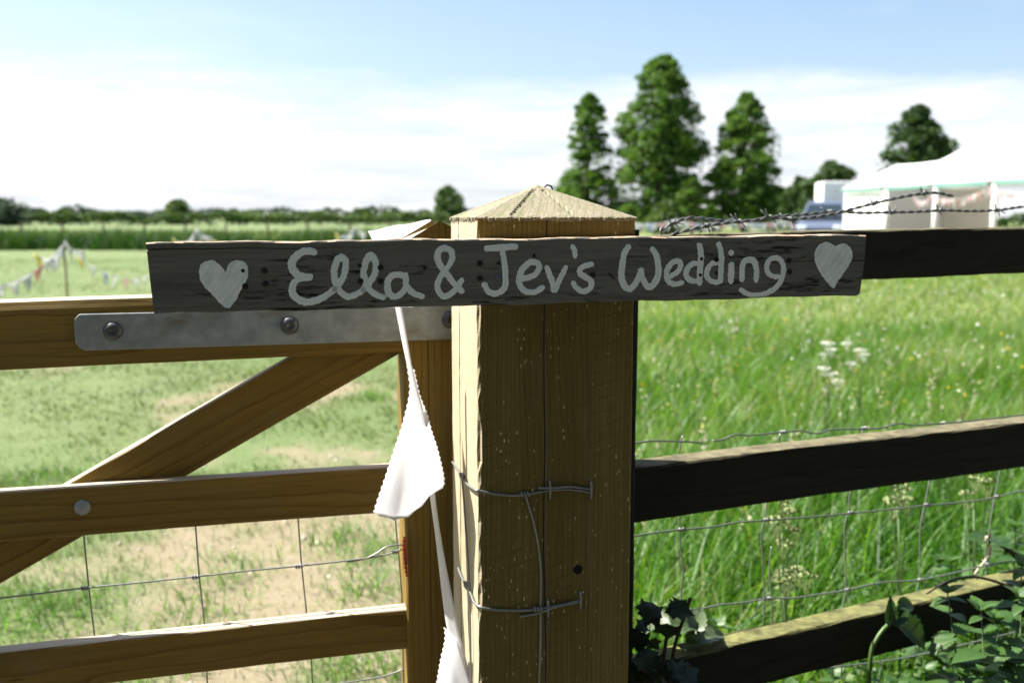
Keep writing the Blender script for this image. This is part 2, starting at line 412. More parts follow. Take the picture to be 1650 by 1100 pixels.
# the lane this side of the gate: unseen, added dark to cut bounce light
mb = MB(); n = 60
for i in range(n + 1):
    x = -30 + 60*i/n; e = 0.08*math.sin(x*1.3) + 0.05*math.sin(x*3.1)
    mb.v += [(x, -2.9 + e + 0.24*x, 0.030), (x, -1.2 + 0.24*x, 0.060), (x, 0.80 + e*0.5 + 0.24*x, 0.030), (x, 0.80 + e*0.5 + 0.24*x, -0.05)]
mb.f = [(4*i + j, 4*i + 4 + j, 4*i + 5 + j, 4*i + 1 + j) for i in range(n) for j in range(3)]
m, g = new_mat('added_dark_tarmac'); co = g.n('TexCoord').outputs['Object']; a = g.noise(co, 160, 3, 0.7); b_ = g.noise(co, 1.2, 4)
c = g.mix(a, (0.035, 0.035, 0.035), (0.075, 0.073, 0.068)); c = g.mix(g.math('MULTIPLY', b_, 0.3), c, (0.09, 0.075, 0.05))
M['added_lane'] = done(m, g, g.n('BsdfPrincipled', Base_Color=c, Roughness=0.9, Normal=g.n('Bump', Strength=0.5, Distance=0.004, Height=a)))
tag(mb.obj('added_lane', M['added_lane']), kind='structure')

# ------------------------------------------------------------------ timbers
def timber(name, L, sy, sz, mat, parent, Mx, bevel=0.002, n=40, jit=0.0006, notches=(), chamfer_top=0.0, seed=0, bow=0.0):
    """sawn timber along local X with softly worn arrises; notches are drying cracks: (z or y position on the front y=0 face, width, depth)"""
    r = np.random.default_rng(seed + 11)
    b = bevel
    sec = [(0, b)]                                       # up the front face (y = 0)
    nidx = []
    for (z, w, d) in sorted(notches):
        nidx.append(len(sec)); sec += [(0, z - w/2), (d, z), (0, z + w/2)]
    if chamfer_top: sec += [(0, sz - chamfer_top), (chamfer_top*0.45, sz)]
    else: sec += [(0, sz - b), (b*0.35, sz - b*0.35), (b, sz)]
    sec += [(sy - b, sz), (sy - b*0.35, sz - b*0.35), (sy, sz - b), (sy, b), (sy - b*0.35, b*0.35), (sy - b, 0), (b, 0), (b*0.35, b*0.35)]
    S = np.array(sec); k = len(S)
    xs = np.linspace(0, L, n + 1)
    vs = []
    ph = r.random(8) * 9
    for i, x in enumerate(xs):
        P = S.copy()
        P += (r.random(P.shape) - 0.5) * jit
        P[:, 1] += bow * math.sin(math.pi * x / L) + 0.0012*math.sin(x*5 + ph[0])*min(1, jit*1500)
        P[:, 0] += 0.0010*math.sin(x*4 + ph[1])*min(1, jit*1500)
        for q in nidx:
            w = 0.0022*math.sin(x*9 + ph[2]) + 0.0012*math.sin(x*31 + ph[3])
            op = 0.55 + 0.45*math.sin(x*6 + ph[4])**2
            zc = P[q+1, 1] + w
            hw = (S[q+2, 1] - S[q, 1]) / 2 * op
            P[q, 1] = zc - hw; P[q+1, 1] = zc; P[q+2, 1] = zc + hw
        vs += [(x, a, b2) for a, b2 in P]
    fs = [tuple(range(k)), tuple(n*k + j for j in range(k-1, -1, -1))]
    for i in range(n):
        for j in range(k):
            j2 = (j + 1) % k
            fs.append((i*k + j, (i+1)*k + j, (i+1)*k + j2, i*k + j2))
    mb = MB(); mb.v = vs; mb.f = fs
    return mb.obj(name, mat, parent, Mx)

# ------------------------------------------------------------------ the big gate post
PS = 0.175
PF = Plane(at(769, 490, 1.05), 12.5)                 # its front face
c0 = PF.p.copy(); c0.z = 0
post = empty('gate_post', c0 + (PF.u + PF.v) * (PS/2), 'thick square sawn timber gate post with pointed top carrying the painted sign', 'post')
EAVE = 1.2985
Mp = frame(c0 + PF.u*0 + V((0, 0, -0.4)), (0, 0, 1), PF.v)      # X up, Y = u (along the front), Z = depth
def post_shaft():
    """section swept upwards; X up, Y along the front, Z into depth"""
    r = np.random.default_rng(5); L = EAVE + 0.4; n = 150; s = PS
    nt = [(0.0755, 0.0024, 0.012), (0.123, 0.0010, 0.004)]
    b = 0.0022
    sec = [(b, 0)]
    marks = []
    for (y, w, d) in nt: marks.append(len(sec)); sec += [(y - w/2, 0), (y, d), (y + w/2, 0)]
    sec += [(s - b, 0), (s, b), (s, s - b), (s - b, s), (b, s), (0, s - b), (0, 0.118), (0.006, 0.116), (0, 0.114), (0, b), (b*0.3, b*0.3)]
    S = np.array(sec); k = len(S); vs = []
    for i in range(n + 1):
        x = L*i/n; P = S.copy()
        P += (r.random(P.shape) - 0.5)*0.0005
        e = (r.random()**3)*0.0024 + 0.0006*math.sin(x*40)
        P[-1] += e; P[-2] += (0, e); P[0] += (e, 0)          # chipped front-left arris
        for q, (y, w, d) in zip(marks, nt):
            wv = 0.0016*math.sin(x*7 + y*90) + 0.0007*math.sin(x*27)
            op = 1.0 if q == marks[0] else max(0.12, math.sin((x - 0.95)*4.2))
            P[q] = (y + wv - w/2*op, 0); P[q+1] = (y + wv, d*op); P[q+2] = (y + wv + w/2*op, 0)
        vs += [(x, a, c) for a, c in P]
    fs = [tuple(range(k - 1, -1, -1)), tuple(n*k + j for j in range(k))]
    for i in range(n):
        for j in range(k):
            j2 = (j+1) % k; fs.append((i*k + j, i*k + j2, (i+1)*k + j2, (i+1)*k + j))
    mb = MB(); mb.v = vs; mb.f = fs
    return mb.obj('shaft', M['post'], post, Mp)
post_shaft()
# weathered four-sided top, ragged lower edge
def post_cap():
    n = 72; ov = 0.0016; s = PS; r = np.random.default_rng(9)
    vs = []; fs = []
    top = 0.0365
    for i in range(n + 1):
        for j in range(n + 1):
            a = -ov + (s + 2*ov)*i/n; c = -ov + (s + 2*ov)*j/n
            d = min(i, n - i, j, n - j) / (n/2)
            h = top*d
            h += (r.random() - 0.5)*0.00035 + 0.0010*(float(vnoise(np.array(math.atan2(c - s/2, a - s/2)*9.0), np.array(d*2.0))) - 0.5)*(1 - 0.6*d)
            th = math.atan2(c - s/2, a - s/2)
            for cr in (-2.1, -1.35, 0.4, 2.6):
                dd = abs(math.atan2(math.sin(th - cr), math.cos(th - cr)))*math.hypot(c - s/2, a - s/2)
                if dd < 0.0022 and 0.05 < d < 0.85: h -= 0.004*(1 - dd/0.0022)
            if d == 0:
                a += (r.random() - 0.5)*0.003; c += (r.random() - 0.5)*0.003; h = -0.0005 + (r.random() - 0.5)*0.0012
            vs.append((h, a, c))
    for i in range(n):
        for j in range(n): fs.append((i*(n+1) + j, i*(n+1) + j + 1, (i+1)*(n+1) + j + 1, (i+1)*(n+1) + j))
    ring = [j for j in range(n)] + [i*(n+1) + n for i in range(n)] + [n*(n+1) + j for j in range(n, 0, -1)] + [i*(n+1) for i in range(n, 0, -1)]
    k0 = len(vs)
    for q in ring:
        h, a, c = vs[q]; vs.append((-0.0022 - r.random()**2*0.0030, a, c))
    nr_ = len(ring)
    for q in range(nr_): fs.append((ring[q], k0 + q, k0 + (q+1) % nr_, ring[(q+1) % nr_]))
    fs.append(tuple(k0 + q for q in range(nr_ - 1, -1, -1)))
    mb = MB(); mb.v = vs; mb.f = fs
    o = mb.obj('pointed_top', M['cap'], post, frame(c0 + V((0, 0, EAVE + 0.0015)), (0, 0, 1), PF.v))
    o['label'] = 'greenish grey weathered pyramid top of the post'
post_cap()
# knot hole and the drying cracks beside it
kh = PF.hit(931, 917)
MB().lathe([(0.0001, -0.0005), (0.0048, -0.0005), (0.0060, 0.0003), (0.0056, 0.001)], 18, 'y').obj('knot_hole', M['hole'], post, frame(kh, PF.u, (0, 0, 1)), True)
# staple bent over on the very top
q = PF.hit(881, 303, PS/2)
MB().tube([q + V((-0.004, 0, -0.001)), q + V((0, 0, 0.0035)), q + V((0.005, 0.002, 0.002)), q + V((0.007, 0.002, -0.002))], 0.0011, 5).obj('staple', M['nail'], post, I4)

# ------------------------------------------------------------------ the painted sign
SP = Plane(c0 - PF.v*0.0275, 12.9)                     # sign face
SP.p.z = 1.2
sl = SP.hit(238, 449); sr = SP.hit(1394, 427)
stl = SP.hit(237, 391); sbl = SP.hit(243, 508)
sh = ((SP.hit(237, 391) - SP.hit(243, 508)).length + (SP.hit(1394, 378) - SP.hit(1394, 474)).length)/2
SL = (sr - sl).length; ex = (sr - sl).normalized()
sign = empty('wedding_sign', sl + ex*(SL/2), 'weathered grey board hand-painted with names, Wedding and two hearts, fixed across the post', 'sign')
ezs = V((0, 0, 1)); ezs = (ezs - ex*ezs.dot(ex)).normalized()
Ms = frame(sl - ezs*(sh/2), ex, ezs)
def sign_board():
    """board with rough ends: left end slightly out of square, corner at lower right worn off, and a split near the top left"""
    r = np.random.default_rng(2); n = 90; T = 0.0235; vs = []; b = 0.0012
    zc = sh*0.575
    sec0 = [(0, b), (0, zc - 0.0006), (0.004, zc), (0, zc + 0.0006), (0, sh*0.895), (0.0045, sh*0.9), (0, sh*0.905), (0, sh - b), (b, sh), (T - b, sh), (T, sh - b), (T, b), (T - b, 0), (b, 0)]
    S = np.array(sec0); k = len(S)
    for i in range(n + 1):
        t = i/n; P = S.copy(); P += (r.random(P.shape) - 0.5)*0.00045
        P[:, 1] += 0.0005*math.sin(t*23) + 0.0004*math.sin(t*61)
        opr = max(0.0, (t - 0.66)*3); opl = max(0.0, (0.30 - t)*3.2)
        P[2, 0] *= min(1, opr); P[5, 0] *= min(1, opl)
        P[1, 1] = P[2, 1] - 0.0007*min(1, opr) - 0.0001; P[3, 1] = P[2, 1] + 0.0007*min(1, opr) + 0.0001
        P[4, 1] = P[5, 1] - 0.0007*min(1, opl) - 0.0001; P[6, 1] = P[5, 1] + 0.0007*min(1, opl) + 0.0001
        x = t*SL
        if i == n:
            xs = [x - 0.0035*(1 - min(1, z/0.006)) - 0.002 + 0.002*z/sh for _, z in P]
        elif i == 0: xs = [0.0045*(1 - z/sh) - 0.0004 + 0.0006*r.random() for _, z in P]
        else: xs = [x]*k
        if i == n: P[:, 1] = np.maximum(P[:, 1], 0.0022)
        vs += [(xx, a, z) for xx, (a, z) in zip(xs, P)]
    fs = [tuple(range(k)), tuple(n*k + j for j in range(k-1, -1, -1))]
    for i in range(n):
        for j in range(k): fs.append((i*k + j, (i+1)*k + j, (i+1)*k + (j+1) % k, i*k + (j+1) % k))
    mb = MB(); mb.v = vs; mb.f = fs
    me = mb.mesh('board', M['sign']); me.materials.append(M['signedge'])
    for p in me.polygons:                                # the top and left end are a paler brown
        if p.normal.z > 0.7 or p.normal.x < -0.7: p.material_index = 1
    link('board', me, sign, Ms)
sign_board()
Msi = Ms.inverted()
def s2(px, py):
    q = Msi @ SP.hit(px, py); return (q.x, q.z)
class Zm:
    def __init__(s, x, y, k): s.x = x; s.y = y; s.k = k
    def __call__(s, q): return s2(s.x + q[0]/s.k, s.y + q[1]/s.k)
ZA = Zm(300, 380, 9.167); ZB = Zm(450, 380, 9.167); ZC = Zm(600, 380, 9.167); ZD = Zm(760, 380, 7.857)
ZE = Zm(980, 370, 9.167); ZF = Zm(1120, 370, 9.165); ZG = Zm(1280, 370, 9.167)
PXM = (SP.hit(826, 430) - SP.hit(825, 430)).length       # metres per photo pixel near the middle
def cat2(pts, n=8):
    return [(p.x, p.y) for p in smooth_path([(a, b, 0) for a, b in pts], n)]
def seg_dist(X, Z, poly):
    """distance to a polyline and position along it"""
    best = np.full(X.shape, 9.0); S = np.zeros(X.shape); D = np.zeros(X.shape); s = 0
    for (ax, az), (bx, bz) in zip(poly[:-1], poly[1:]):
        dx, dz = bx - ax, bz - az; L = math.hypot(dx, dz) or 1e-9
        t = np.clip(((X - ax)*dx + (Z - az)*dz)/(L*L), 0, 1)
        ex_, ez_ = X - ax - t*dx, Z - az - t*dz
        d = np.hypot(ex_, ez_); w = d < best
        sg = np.sign(dx*ez_ - dz*ex_)
        best = np.where(w, d, best); S = np.where(w, s + t*L, S); D = np.where(w, sg*d, D); s += L
    return best, S, D, s
def paint_shape(name, field, uvs, x0, x1, z0, z1, h=0.0007, cell=0.00055, label=None):
    """thin raised layer of paint where field < 0 (marching squares)"""
    nx = int((x1 - x0)/cell) + 2; nz = int((z1 - z0)/cell) + 2
    X, Z = np.meshgrid(x0 + cell*np.arange(nx), z0 + cell*np.arange(nz), indexing='ij')
    F = field(X, Z) + (fbm(X*420 + 50, Z*700, 3) - 0.5)*0.0016 + (vnoise(X*160, Z*1500) - 0.5)*0.0005
    F[0] = F[-1] = 1; F[:, 0] = F[:, -1] = 1
    vid = {}; vs = []; fs = []; rim = []
    def gv(i, j):
        k = (i, j)
        if k not in vid: vid[k] = len(vs); vs.append((X[i, j], Z[i, j]))
        return vid[k]
    def ev(a, b):
        k = (a, b) if a < b else (b, a)
        if k not in vid:
            fa_, fb_ = F[k[0]], F[k[1]]; t = fa_/(fa_ - fb_)
            vid[k] = len(vs); vs.append((X[k[0]]*(1-t) + X[k[1]]*t, Z[k[0]]*(1-t) + Z[k[1]]*t))
        return vid[k]
    ins = F < 0
    for i in range(nx - 1):
        for j in range(nz - 1):
            cn = [(i, j), (i+1, j), (i+1, j+1), (i, j+1)]
            s = [ins[c] for c in cn]
            if not any(s): continue
            pl = []; er = []
            for q in range(4):
                a, b = cn[q], cn[(q+1) % 4]
                if ins[a]: pl.append(gv(*a))
                if ins[a] != ins[b]:
                    e = ev(a, b); pl.append(e); er.append((e, ins[a]))
            if len(pl) >= 3: fs.append(tuple(pl))
            if len(er) == 2:
                (e1, o1), (e2, o2) = er
                rim.append((e1, e2) if o1 else (e2, e1))
    k = len(vs)
    edge = set(a for r_ in rim for a in r_)
    verts = [(x, -h*(0.55 if i in edge else 1.0), z) for i, (x, z) in enumerate(vs)]
    low = {}
    for a in edge:
        low[a] = len(verts); x, z = vs[a]; verts.append((x, 0.0008, z))
    faces = list(fs) + [(b, a, low[a], low[b]) for a, b in rim]
    me = bpy.data.meshes.new(name); me.from_pydata(verts, [], faces)
    me.materials.append(M['paint'])
    xa = np.array([v[0] for v in verts]); za = np.array([v[2] for v in verts])
    S, D = uvs(xa, za)
    ul = me.uv_layers.new(name='stroke'); li = np.zeros(len(me.loops), int); me.loops.foreach_get('vertex_index', li)
    ul.data.foreach_set('uv', np.stack([S[li], D[li]], 1).ravel())
    o = link(name, me, sign, Ms)
    if label: o['label'] = label
    return o
def letter(label, strokes):
    """strokes: (zoom, width in zoom px, points, [taper])"""
    S = []
    for st in strokes:
        z, w, pts = st[:3]
        k = w/2/z.k*PXM
        sp = cat2([z(q) for q in pts]) if len(pts) > 1 else [z(pts[0]), (z(pts[0])[0] + 1e-5, z(pts[0])[1])]
        S.append((sp, k*0.97))
    ax = [p[0] for s, _ in S for p in s]; az = [p[1] for s, _ in S for p in s]; mg = 0.008
    def field(X, Z):
        F = np.full(X.shape, 1.0)
        for sp, r in S:
            d, s, _, L = seg_dist(X, Z, sp)
            rr = r*(1.0 - 0.10*np.cos(s/L*math.pi*2)*0.6)
            F = np.minimum(F, d - rr)
        return F
    def uvs(X, Z):
        best = np.full(X.shape, 9.0); U = np.zeros(X.shape); W = np.zeros(X.shape)
        for i, (sp, r) in enumerate(S):
            d, s, D, L = seg_dist(X, Z, sp); w = d < best
            best = np.where(w, d, best); U = np.where(w, s + i*0.37, U); W = np.where(w, D + i*0.013, W)
        return U, W
    paint_shape('letter', field, uvs, min(ax) - mg, max(ax) + mg, max(min(az) - mg, 0.0009), max(az) + mg, label=label)
def heart(z, outline, label):
    P = cat2([z(q) for q in outline + outline[:1]], 4)
    ax = [p[0] for p in P]; az = [p[1] for p in P]; mg = 0.004
    def field(X, Z):
        d, _, _, _ = seg_dist(X, Z, P); c = np.zeros(X.shape, bool)
        for (x1, z1), (x2, z2) in zip(P[:-1], P[1:]):
            hit = ((z1 > Z) != (z2 > Z)) & (X < (x2 - x1)*(Z - z1)/((z2 - z1) or 1e-12) + x1); c ^= hit
        return np.where(c, -d, d)
    paint_shape('heart', field, lambda X, Z: (X*2.5 + Z*1.5 + 3, (X*0.8 - Z*0.6)*0.30), min(ax) - mg, max(ax) + mg, min(az) - mg, max(az) + mg, label=label)
heart(ZA, [(190,540),(197,470),(235,405),(300,368),(345,362),(405,368),(460,400),(520,455),(560,500),(580,525),(610,465),(650,405),(700,370),(760,360),(830,370),(885,410),(912,460),(916,560),(905,620),(880,680),(850,720),(825,770),(780,860),(730,950),(680,1020),(640,1060),(600,1058),(565,1050),(480,970),(400,885),(310,790),(240,710),(205,640)], 'large painted heart at the left end')
heart(ZG, [(295,400),(300,340),(330,270),(380,215),(440,185),(490,185),(540,205),(580,230),(605,245),(640,230),(700,210),(760,212),(810,245),(840,300),(855,370),(848,430),(820,490),(780,560),(720,650),(660,735),(620,800),(590,860),(555,855),(500,790),(430,710),(370,620),(325,520),(300,450)], 'painted heart at the right end')
letter('painted letter E', [(ZB, 105, [(512,240),(440,225),(370,230),(290,270),(220,330),(185,410),(195,480),(240,545),(300,590),(380,603),(450,605)]),
        (ZB, 98, [(450,615),(370,618),(300,625),(230,685),(190,770),(200,850),(260,920),(340,965),(430,975),(540,955),(640,910),(740,850),(820,780)])])
letter('first painted letter l', [(ZB, 94, [(820,780),(900,690),(955,580),(982,430),(970,350),(925,318),(870,345),(830,430),(810,540),(825,650),(860,760),(930,850),(1000,892),(1070,890),(1160,850),(1240,795)])])
letter('second painted letter l', [(ZB, 94, [(1240,795),(1335,690),(1395,590),(1428,480),(1418,370),(1365,290),(1330,300),(1280,380),(1248,500),(1250,600),(1280,700),(1330,790),(1420,860),(1535,908)])])
letter('painted letter a', [(ZC, 95, [(460,590),(400,570),(340,570),(280,600),(230,680),(225,770),(250,850),(310,893),(380,880),(460,820),(500,740)]), (ZC, 88, [(487,575),(493,640),(502,720),(540,790),(620,850),(735,895)])])
letter('painted ampersand', [(ZC, 92, [(1318,812),(1230,730),(1150,630),(1080,540),(1010,440),(965,340),(970,260),(1010,200),(1070,185),(1130,200),(1170,250),(1180,330),(1140,420),(1085,500)]),
        (ZC, 86, [(1085,500),(1030,570),(980,650),(962,740),(980,820),(1040,888),(1110,880),(1190,830),(1250,760),(1300,685),(1318,655)])])
letter('painted letter J', [(ZD, 84, [(195,160),(300,155),(420,145),(550,137)]), (ZD, 76, [(385,190),(405,280),(420,380),(425,480),(428,580),(415,650),(370,705),(300,728),(230,715),(185,665),(158,612)])])
letter('painted letter e after the J', [(ZD, 78, [(640,545),(720,525),(800,490),(850,420),(848,360),(800,328),(740,335),(680,380),(625,450),(600,540),(610,620),(660,690),(740,712),(820,700),(892,655)])])
letter('painted letter v', [(ZD, 74, [(953,405),(990,500),(1020,590),(1035,685)]), (ZD, 70, [(1188,405),(1150,480),(1100,580),(1060,685)])])
letter('painted apostrophe', [(ZD, 66, [(1274,138),(1302,180),(1308,252)])])
letter('painted letter s', [(ZD, 74, [(1515,362),(1440,375),(1375,420),(1370,470),(1420,510),(1490,550),(1518,600),(1505,650),(1450,697),(1380,695),(1320,650),(1290,600)])])
letter('painted letter W', [(ZE, 98, [(297,258),(245,330),(220,430),(205,550),(195,680),(220,790),(270,855),(330,868),(390,810),(440,720),(470,640),(482,600)]),
        (ZE, 98, [(482,600),(500,700),(550,800),(600,845),(660,815),(710,740),(740,640),(735,500),(715,390),(680,320),(655,295)])])
letter('painted letter e after the W', [(ZE, 85, [(900,695),(990,650),(1050,590),(1073,520),(1050,470),(990,465),(920,510),(870,590),(860,680),(885,760),(950,800),(1030,798),(1085,780)])])
letter('first painted letter d', [(ZE, 85, [(1320,497),(1250,500),(1180,560),(1148,640),(1170,710),(1230,755),(1330,760)]), (ZE, 95, [(1345,235),(1365,320),(1370,430),(1360,560),(1350,680),(1347,785)])])
letter('second painted letter d', [(ZF, 85, [(350,490),(270,492),(210,540),(170,620),(180,700),(240,760),(320,775),(375,755)]), (ZF, 88, [(348,215),(375,300),(388,400),(385,500),(380,600),(377,700),(375,745)])])
letter('painted letter i', [(ZF, 102, [(535,515),(533,600),(530,700),(527,755)]), (ZF, 98, [(532,342)])])
letter('painted letter n', [(ZF, 94, [(692,730),(694,640),(702,520),(740,460),(810,440),(870,470),(903,560),(905,660),(900,740)])])
letter('painted letter g', [(ZF, 82, [(1240,690),(1160,690),(1090,650),(1055,570),(1075,480),(1130,430),(1210,420),(1270,460),(1305,550),(1295,660),(1260,760),(1200,850),(1110,910),(1000,955),(880,970),(770,945),(710,910),(680,890)])])
# nails and nail holes in the board
nail_me = MB().lathe([(0.0016, 0.0), (0.0019, 0.0006), (0.0012, 0.0013), (0.0001, 0.0011)], 10, 'y').mesh('nail', M['nail'], True)
nail_big = MB().lathe([(0.0028, 0.0), (0.0030, 0.0006), (0.0020, 0.0012), (0.0001, 0.0014)], 12, 'y').mesh('nail_big', M['nail'], True)
nail_zn = MB().lathe([(0.0034, 0.0), (0.0034, 0.0007), (0.0022, 0.0014), (0.0001, 0.0016)], 12, 'y').mesh('nail_zinc', M['nail2'], True)
for px, py, kk in [(391.5,436,0),(426,436,1),(428,457,1),(395,461,1),(580,428,0),(613,431,1),(581,453,1),(613,453,1),(773,424,1),(803,424,0),(773,448,1),(804,447,2),(955,443,1),(1130,417,0),(1128,443,0),(1154,418,1),(1154,440,0),(1271,420,1),(1272,438,1),(684,432,0),(860,412,0)]:
    x, z = s2(px, py)
    o = link('nail', (nail_me, nail_big, nail_zn)[kk], sign, Ms @ Matrix.Translation((x, -0.0003, z)) @ Matrix.Scale(-1, 4, (0, 1, 0)))
q = [Ms @ V((s2(a, b)[0], d, s2(a, b)[1])) for a, b, d in [(981, 440, 0.001), (984, 445, -0.004), (986, 449, -0.009)]]
MB().tube(q, [0.0013, 0.0012, 0.0009], 6).obj('bent_nail', M['nail'], sign, I4)

# ------------------------------------------------------------------ the gate, shut behind the post
GP = Plane(c0 + PF.v*(PS + 0.055), 13.6)               # front plane of stile and rails
gate = empty('field_gate', V((GP.p.x, GP.p.y, 0)), 'new brown timber field gate with diagonal brace, hung behind the square post', 'gate')
def rail_px(name, plane, L, Rr, depth, mat, parent, ext=(0, 0), off=0.0, **kw):
    """timber whose front face runs between two upright pixel spans (x, y_top, y_bottom)"""
    pl = plane.off(off)
    a0, a1 = pl.hit(L[0], L[1]), pl.hit(L[0], L[2]); b0, b1 = pl.hit(Rr[0], Rr[1]), pl.hit(Rr[0], Rr[2])
    hL, hR = (a0 - a1).length, (b0 - b1).length; h = (hL + hR)/2
    ca, cb = (a0 + a1)/2, (b0 + b1)/2; ex = (cb - ca).normalized(); ez = V((0, 0, 1)); ez = (ez - ex*ez.dot(ex)).normalized()
    h *= abs(ez.z)
    ca -= ex*ext[0]; cb += ex*ext[1]
    return timber(name, (cb - ca).length, depth, h, mat, parent, frame(ca - ez*h/2, ex, ez), **kw), h
def horizon_rail(name, plane, x0, y0, x1, y1, drop, depth, mat, parent, ext=(0,0), off=0.0, **kw):
    """level rail: top front edge passes the two pixels, drop = face height in metres"""
    pl = plane.off(off); a, b = pl.hit(x0, y0), pl.hit(x1, y1)
    ex = (b - a).normalized(); ez = (V((0,0,1)) - ex*ex.z).normalized()
    a -= ex*ext[0]; b += ex*ext[1]
    return timber(name, (b - a).length, depth, drop, mat, parent, frame(a - ez*drop, ex, ez), **kw)
LEFT = 2.1
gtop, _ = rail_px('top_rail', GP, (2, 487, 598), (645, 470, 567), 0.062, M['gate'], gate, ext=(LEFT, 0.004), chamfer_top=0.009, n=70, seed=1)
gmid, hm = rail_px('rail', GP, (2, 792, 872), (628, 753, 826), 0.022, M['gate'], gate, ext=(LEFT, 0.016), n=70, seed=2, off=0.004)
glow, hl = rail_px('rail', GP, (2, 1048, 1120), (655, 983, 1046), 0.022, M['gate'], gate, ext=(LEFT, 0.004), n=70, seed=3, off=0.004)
zb = (GP.hit(2, 1048) - GP.hit(2, 1120)).length
# one more rail lower down, below the picture
lo = GP.hit(655, 1046).z
ez = V((0, 0, 1))
for zz in (0.44, 0.20):
    e0 = GP.hit(0, 800); e0 = V((e0.x, e0.y, zz)) - GP.u*LEFT
    e1 = GP.hit(655, 800); e1 = V((e1.x, e1.y, zz))
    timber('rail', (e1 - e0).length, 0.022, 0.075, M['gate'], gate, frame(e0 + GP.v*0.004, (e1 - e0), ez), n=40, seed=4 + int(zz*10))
# hanging stile: top cut to a slope, rises to the level of the post top
sx = GP.hit(652, 700); sx.z = 0
SW = 0.105; ST = 0.070
zt = GP.hit(712, 356).z
def stile(o, name, w, t, ztop, seed):
    r = np.random.default_rng(seed); n = 60; vs = []; fs = []
    zb_ = 0.12
    # section in (x along gate, y depth); upper end slanted both ways to a blunt point
    b = 0.002
    sec = [(b, 0), (w*0.30, 0), (w*0.304, 0.003), (w*0.308, 0), (w*0.46, 0), (w - b, 0), (w, b), (w, t - b), (w - b, t), (w*0.46, t), (b, t), (0, t - b), (0, b)]
    k = len(sec)
    for i in range(n + 1):
        q = i/n
        for (x, y) in sec:
            zt_ = ztop - (0.028*max(0, 1 - x/(w*0.46)) + 0.026*max(0, (x - w*0.46)/(w*0.54)))
            z = zb_ + (zt_ - zb_)*q
            vs.append((x + (r.random() - .5)*0.0005, y + (r.random() - .5)*0.0005, z))
    fs = [tuple(range(k-1, -1, -1)), tuple(n*k + j for j in range(k))]
    for i in range(n):
        for j in range(k): fs.append((i*k + j, i*k + (j+1) % k, (i+1)*k + (j+1) % k, (i+1)*k + j))
    # grain along local X: swap axes so X is up
    mb = MB(); mb.v = [(z, x, y) for x, y, z in vs]; mb.f = fs
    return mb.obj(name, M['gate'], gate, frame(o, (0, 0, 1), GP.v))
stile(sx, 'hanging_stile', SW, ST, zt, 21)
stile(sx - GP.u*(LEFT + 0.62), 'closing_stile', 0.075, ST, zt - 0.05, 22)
# diagonal brace behind the middle rail, in front of nothing else
def brace():
    pl = GP.off(0.0275)
    a0, a1 = pl.hit(470, 576), pl.hit(0, 842); b1 = pl.hit(640, 574); c1 = pl.hit(300, 768)
    ex = (a0 - a1).normalized(); 
    nrm = GP.v; ez = ex.cross(nrm).normalized(); 
    if ez.z < 0: ez = -ez
    h = abs((c1 - a0).dot(ez))
    o = a0 - ex*2.2 - ez*h; L = 2.2 + 0.165
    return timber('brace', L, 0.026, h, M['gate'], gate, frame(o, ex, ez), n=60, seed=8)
brace()
# galvanised strap hinge along the top rail
def strap():
    pl = GP.off(-0.006)
    a, b = pl.hit(120, 536), pl.hit(760, 519); ex = (b - a).normalized(); ez = (V((0,0,1)) - ex*ex.z).normalized()
    hl_ = (pl.hit(140, 507) - pl.hit(140, 566)).length; L = (b - a).length; t = 0.006; hh = hl_/2
    out = [(0.0, -hh + 0.010), (0.0, hh - 0.007), (0.003, hh - 0.003), (0.006, hh), (L, hh), (L, -hh), (0.010, -hh), (0.004, -hh + 0.004)]
    vs = [(x, 0, z) for x, z in out] + [(x, t, z) for x, z in out]; k = len(out)
    fs = [tuple(range(k - 1, -1, -1)), tuple(range(k, 2*k))] + [(j, (j+1) % k, k + (j+1) % k, k + j) for j in range(k)]
    mb = MB(); mb.v = vs; mb.f = fs
    me = mb.mesh('strap_hinge', M['galv'])
    o = link('strap_hinge', me, gate, frame(a, ex, ez))
    md = o.modifiers.new('bevel', 'BEVEL'); md.width = 0.0012; md.segments = 2
    bolt = MB().lathe([(0.0112, 0.0), (0.0112, -0.0012), (0.0100, -0.0034), (0.0065, -0.0056), (0.0035, -0.0064), (0.0033, -0.0052), (0.0001, -0.0050)], 22, 'y')
    bm_ = bolt.mesh('bolt', M['bolt'], True)
    for px, py in ((182, 533), (467, 524), (726, 515)):
        q = pl.hit(px, py); link('bolt', bm_, o, frame(q, ex, ez))
strap()
b2 = MB().lathe([(0.0098, 0.0), (0.0098, -0.0008), (0.0085, -0.0032), (0.0045, -0.0048), (0.0001, -0.0052)], 22, 'y')
o = b2.obj('bolt', M['galv'], gate, frame(GP.hit(133, 817, 0.004), GP.u, (0, 0, 1)), True)
o['label'] = 'round zinc bolt head on the middle rail'

# ------------------------------------------------------------------ wires
def wire(name, pts, r, mat, parent, n=5, seg=6):
    return MB().tube(smooth_path(pts, seg), r, n).obj(name, mat, parent, I4, True)
def knot_mesh(r, mat, L=0.010, turns=3):
    mb = MB(); N = 26
    mb.tube([((i/N - 0.5)*L, r*1.9*math.cos(2*math.pi*turns*i/N), r*1.9*math.sin(2*math.pi*turns*i/N)) for i in range(N + 1)], r*0.85, 5)
    return mb.mesh('wire_knot', mat, True)
knot_me = knot_mesh(0.0013, M['wire'])
def put_knot(p, ex, parent):
    ex = V(ex).normalized(); a = V((0, 0, 1)); a = (a - ex*a.dot(ex)).normalized()
    return link('wire_knot', knot_me, parent, frame(p, ex, a))
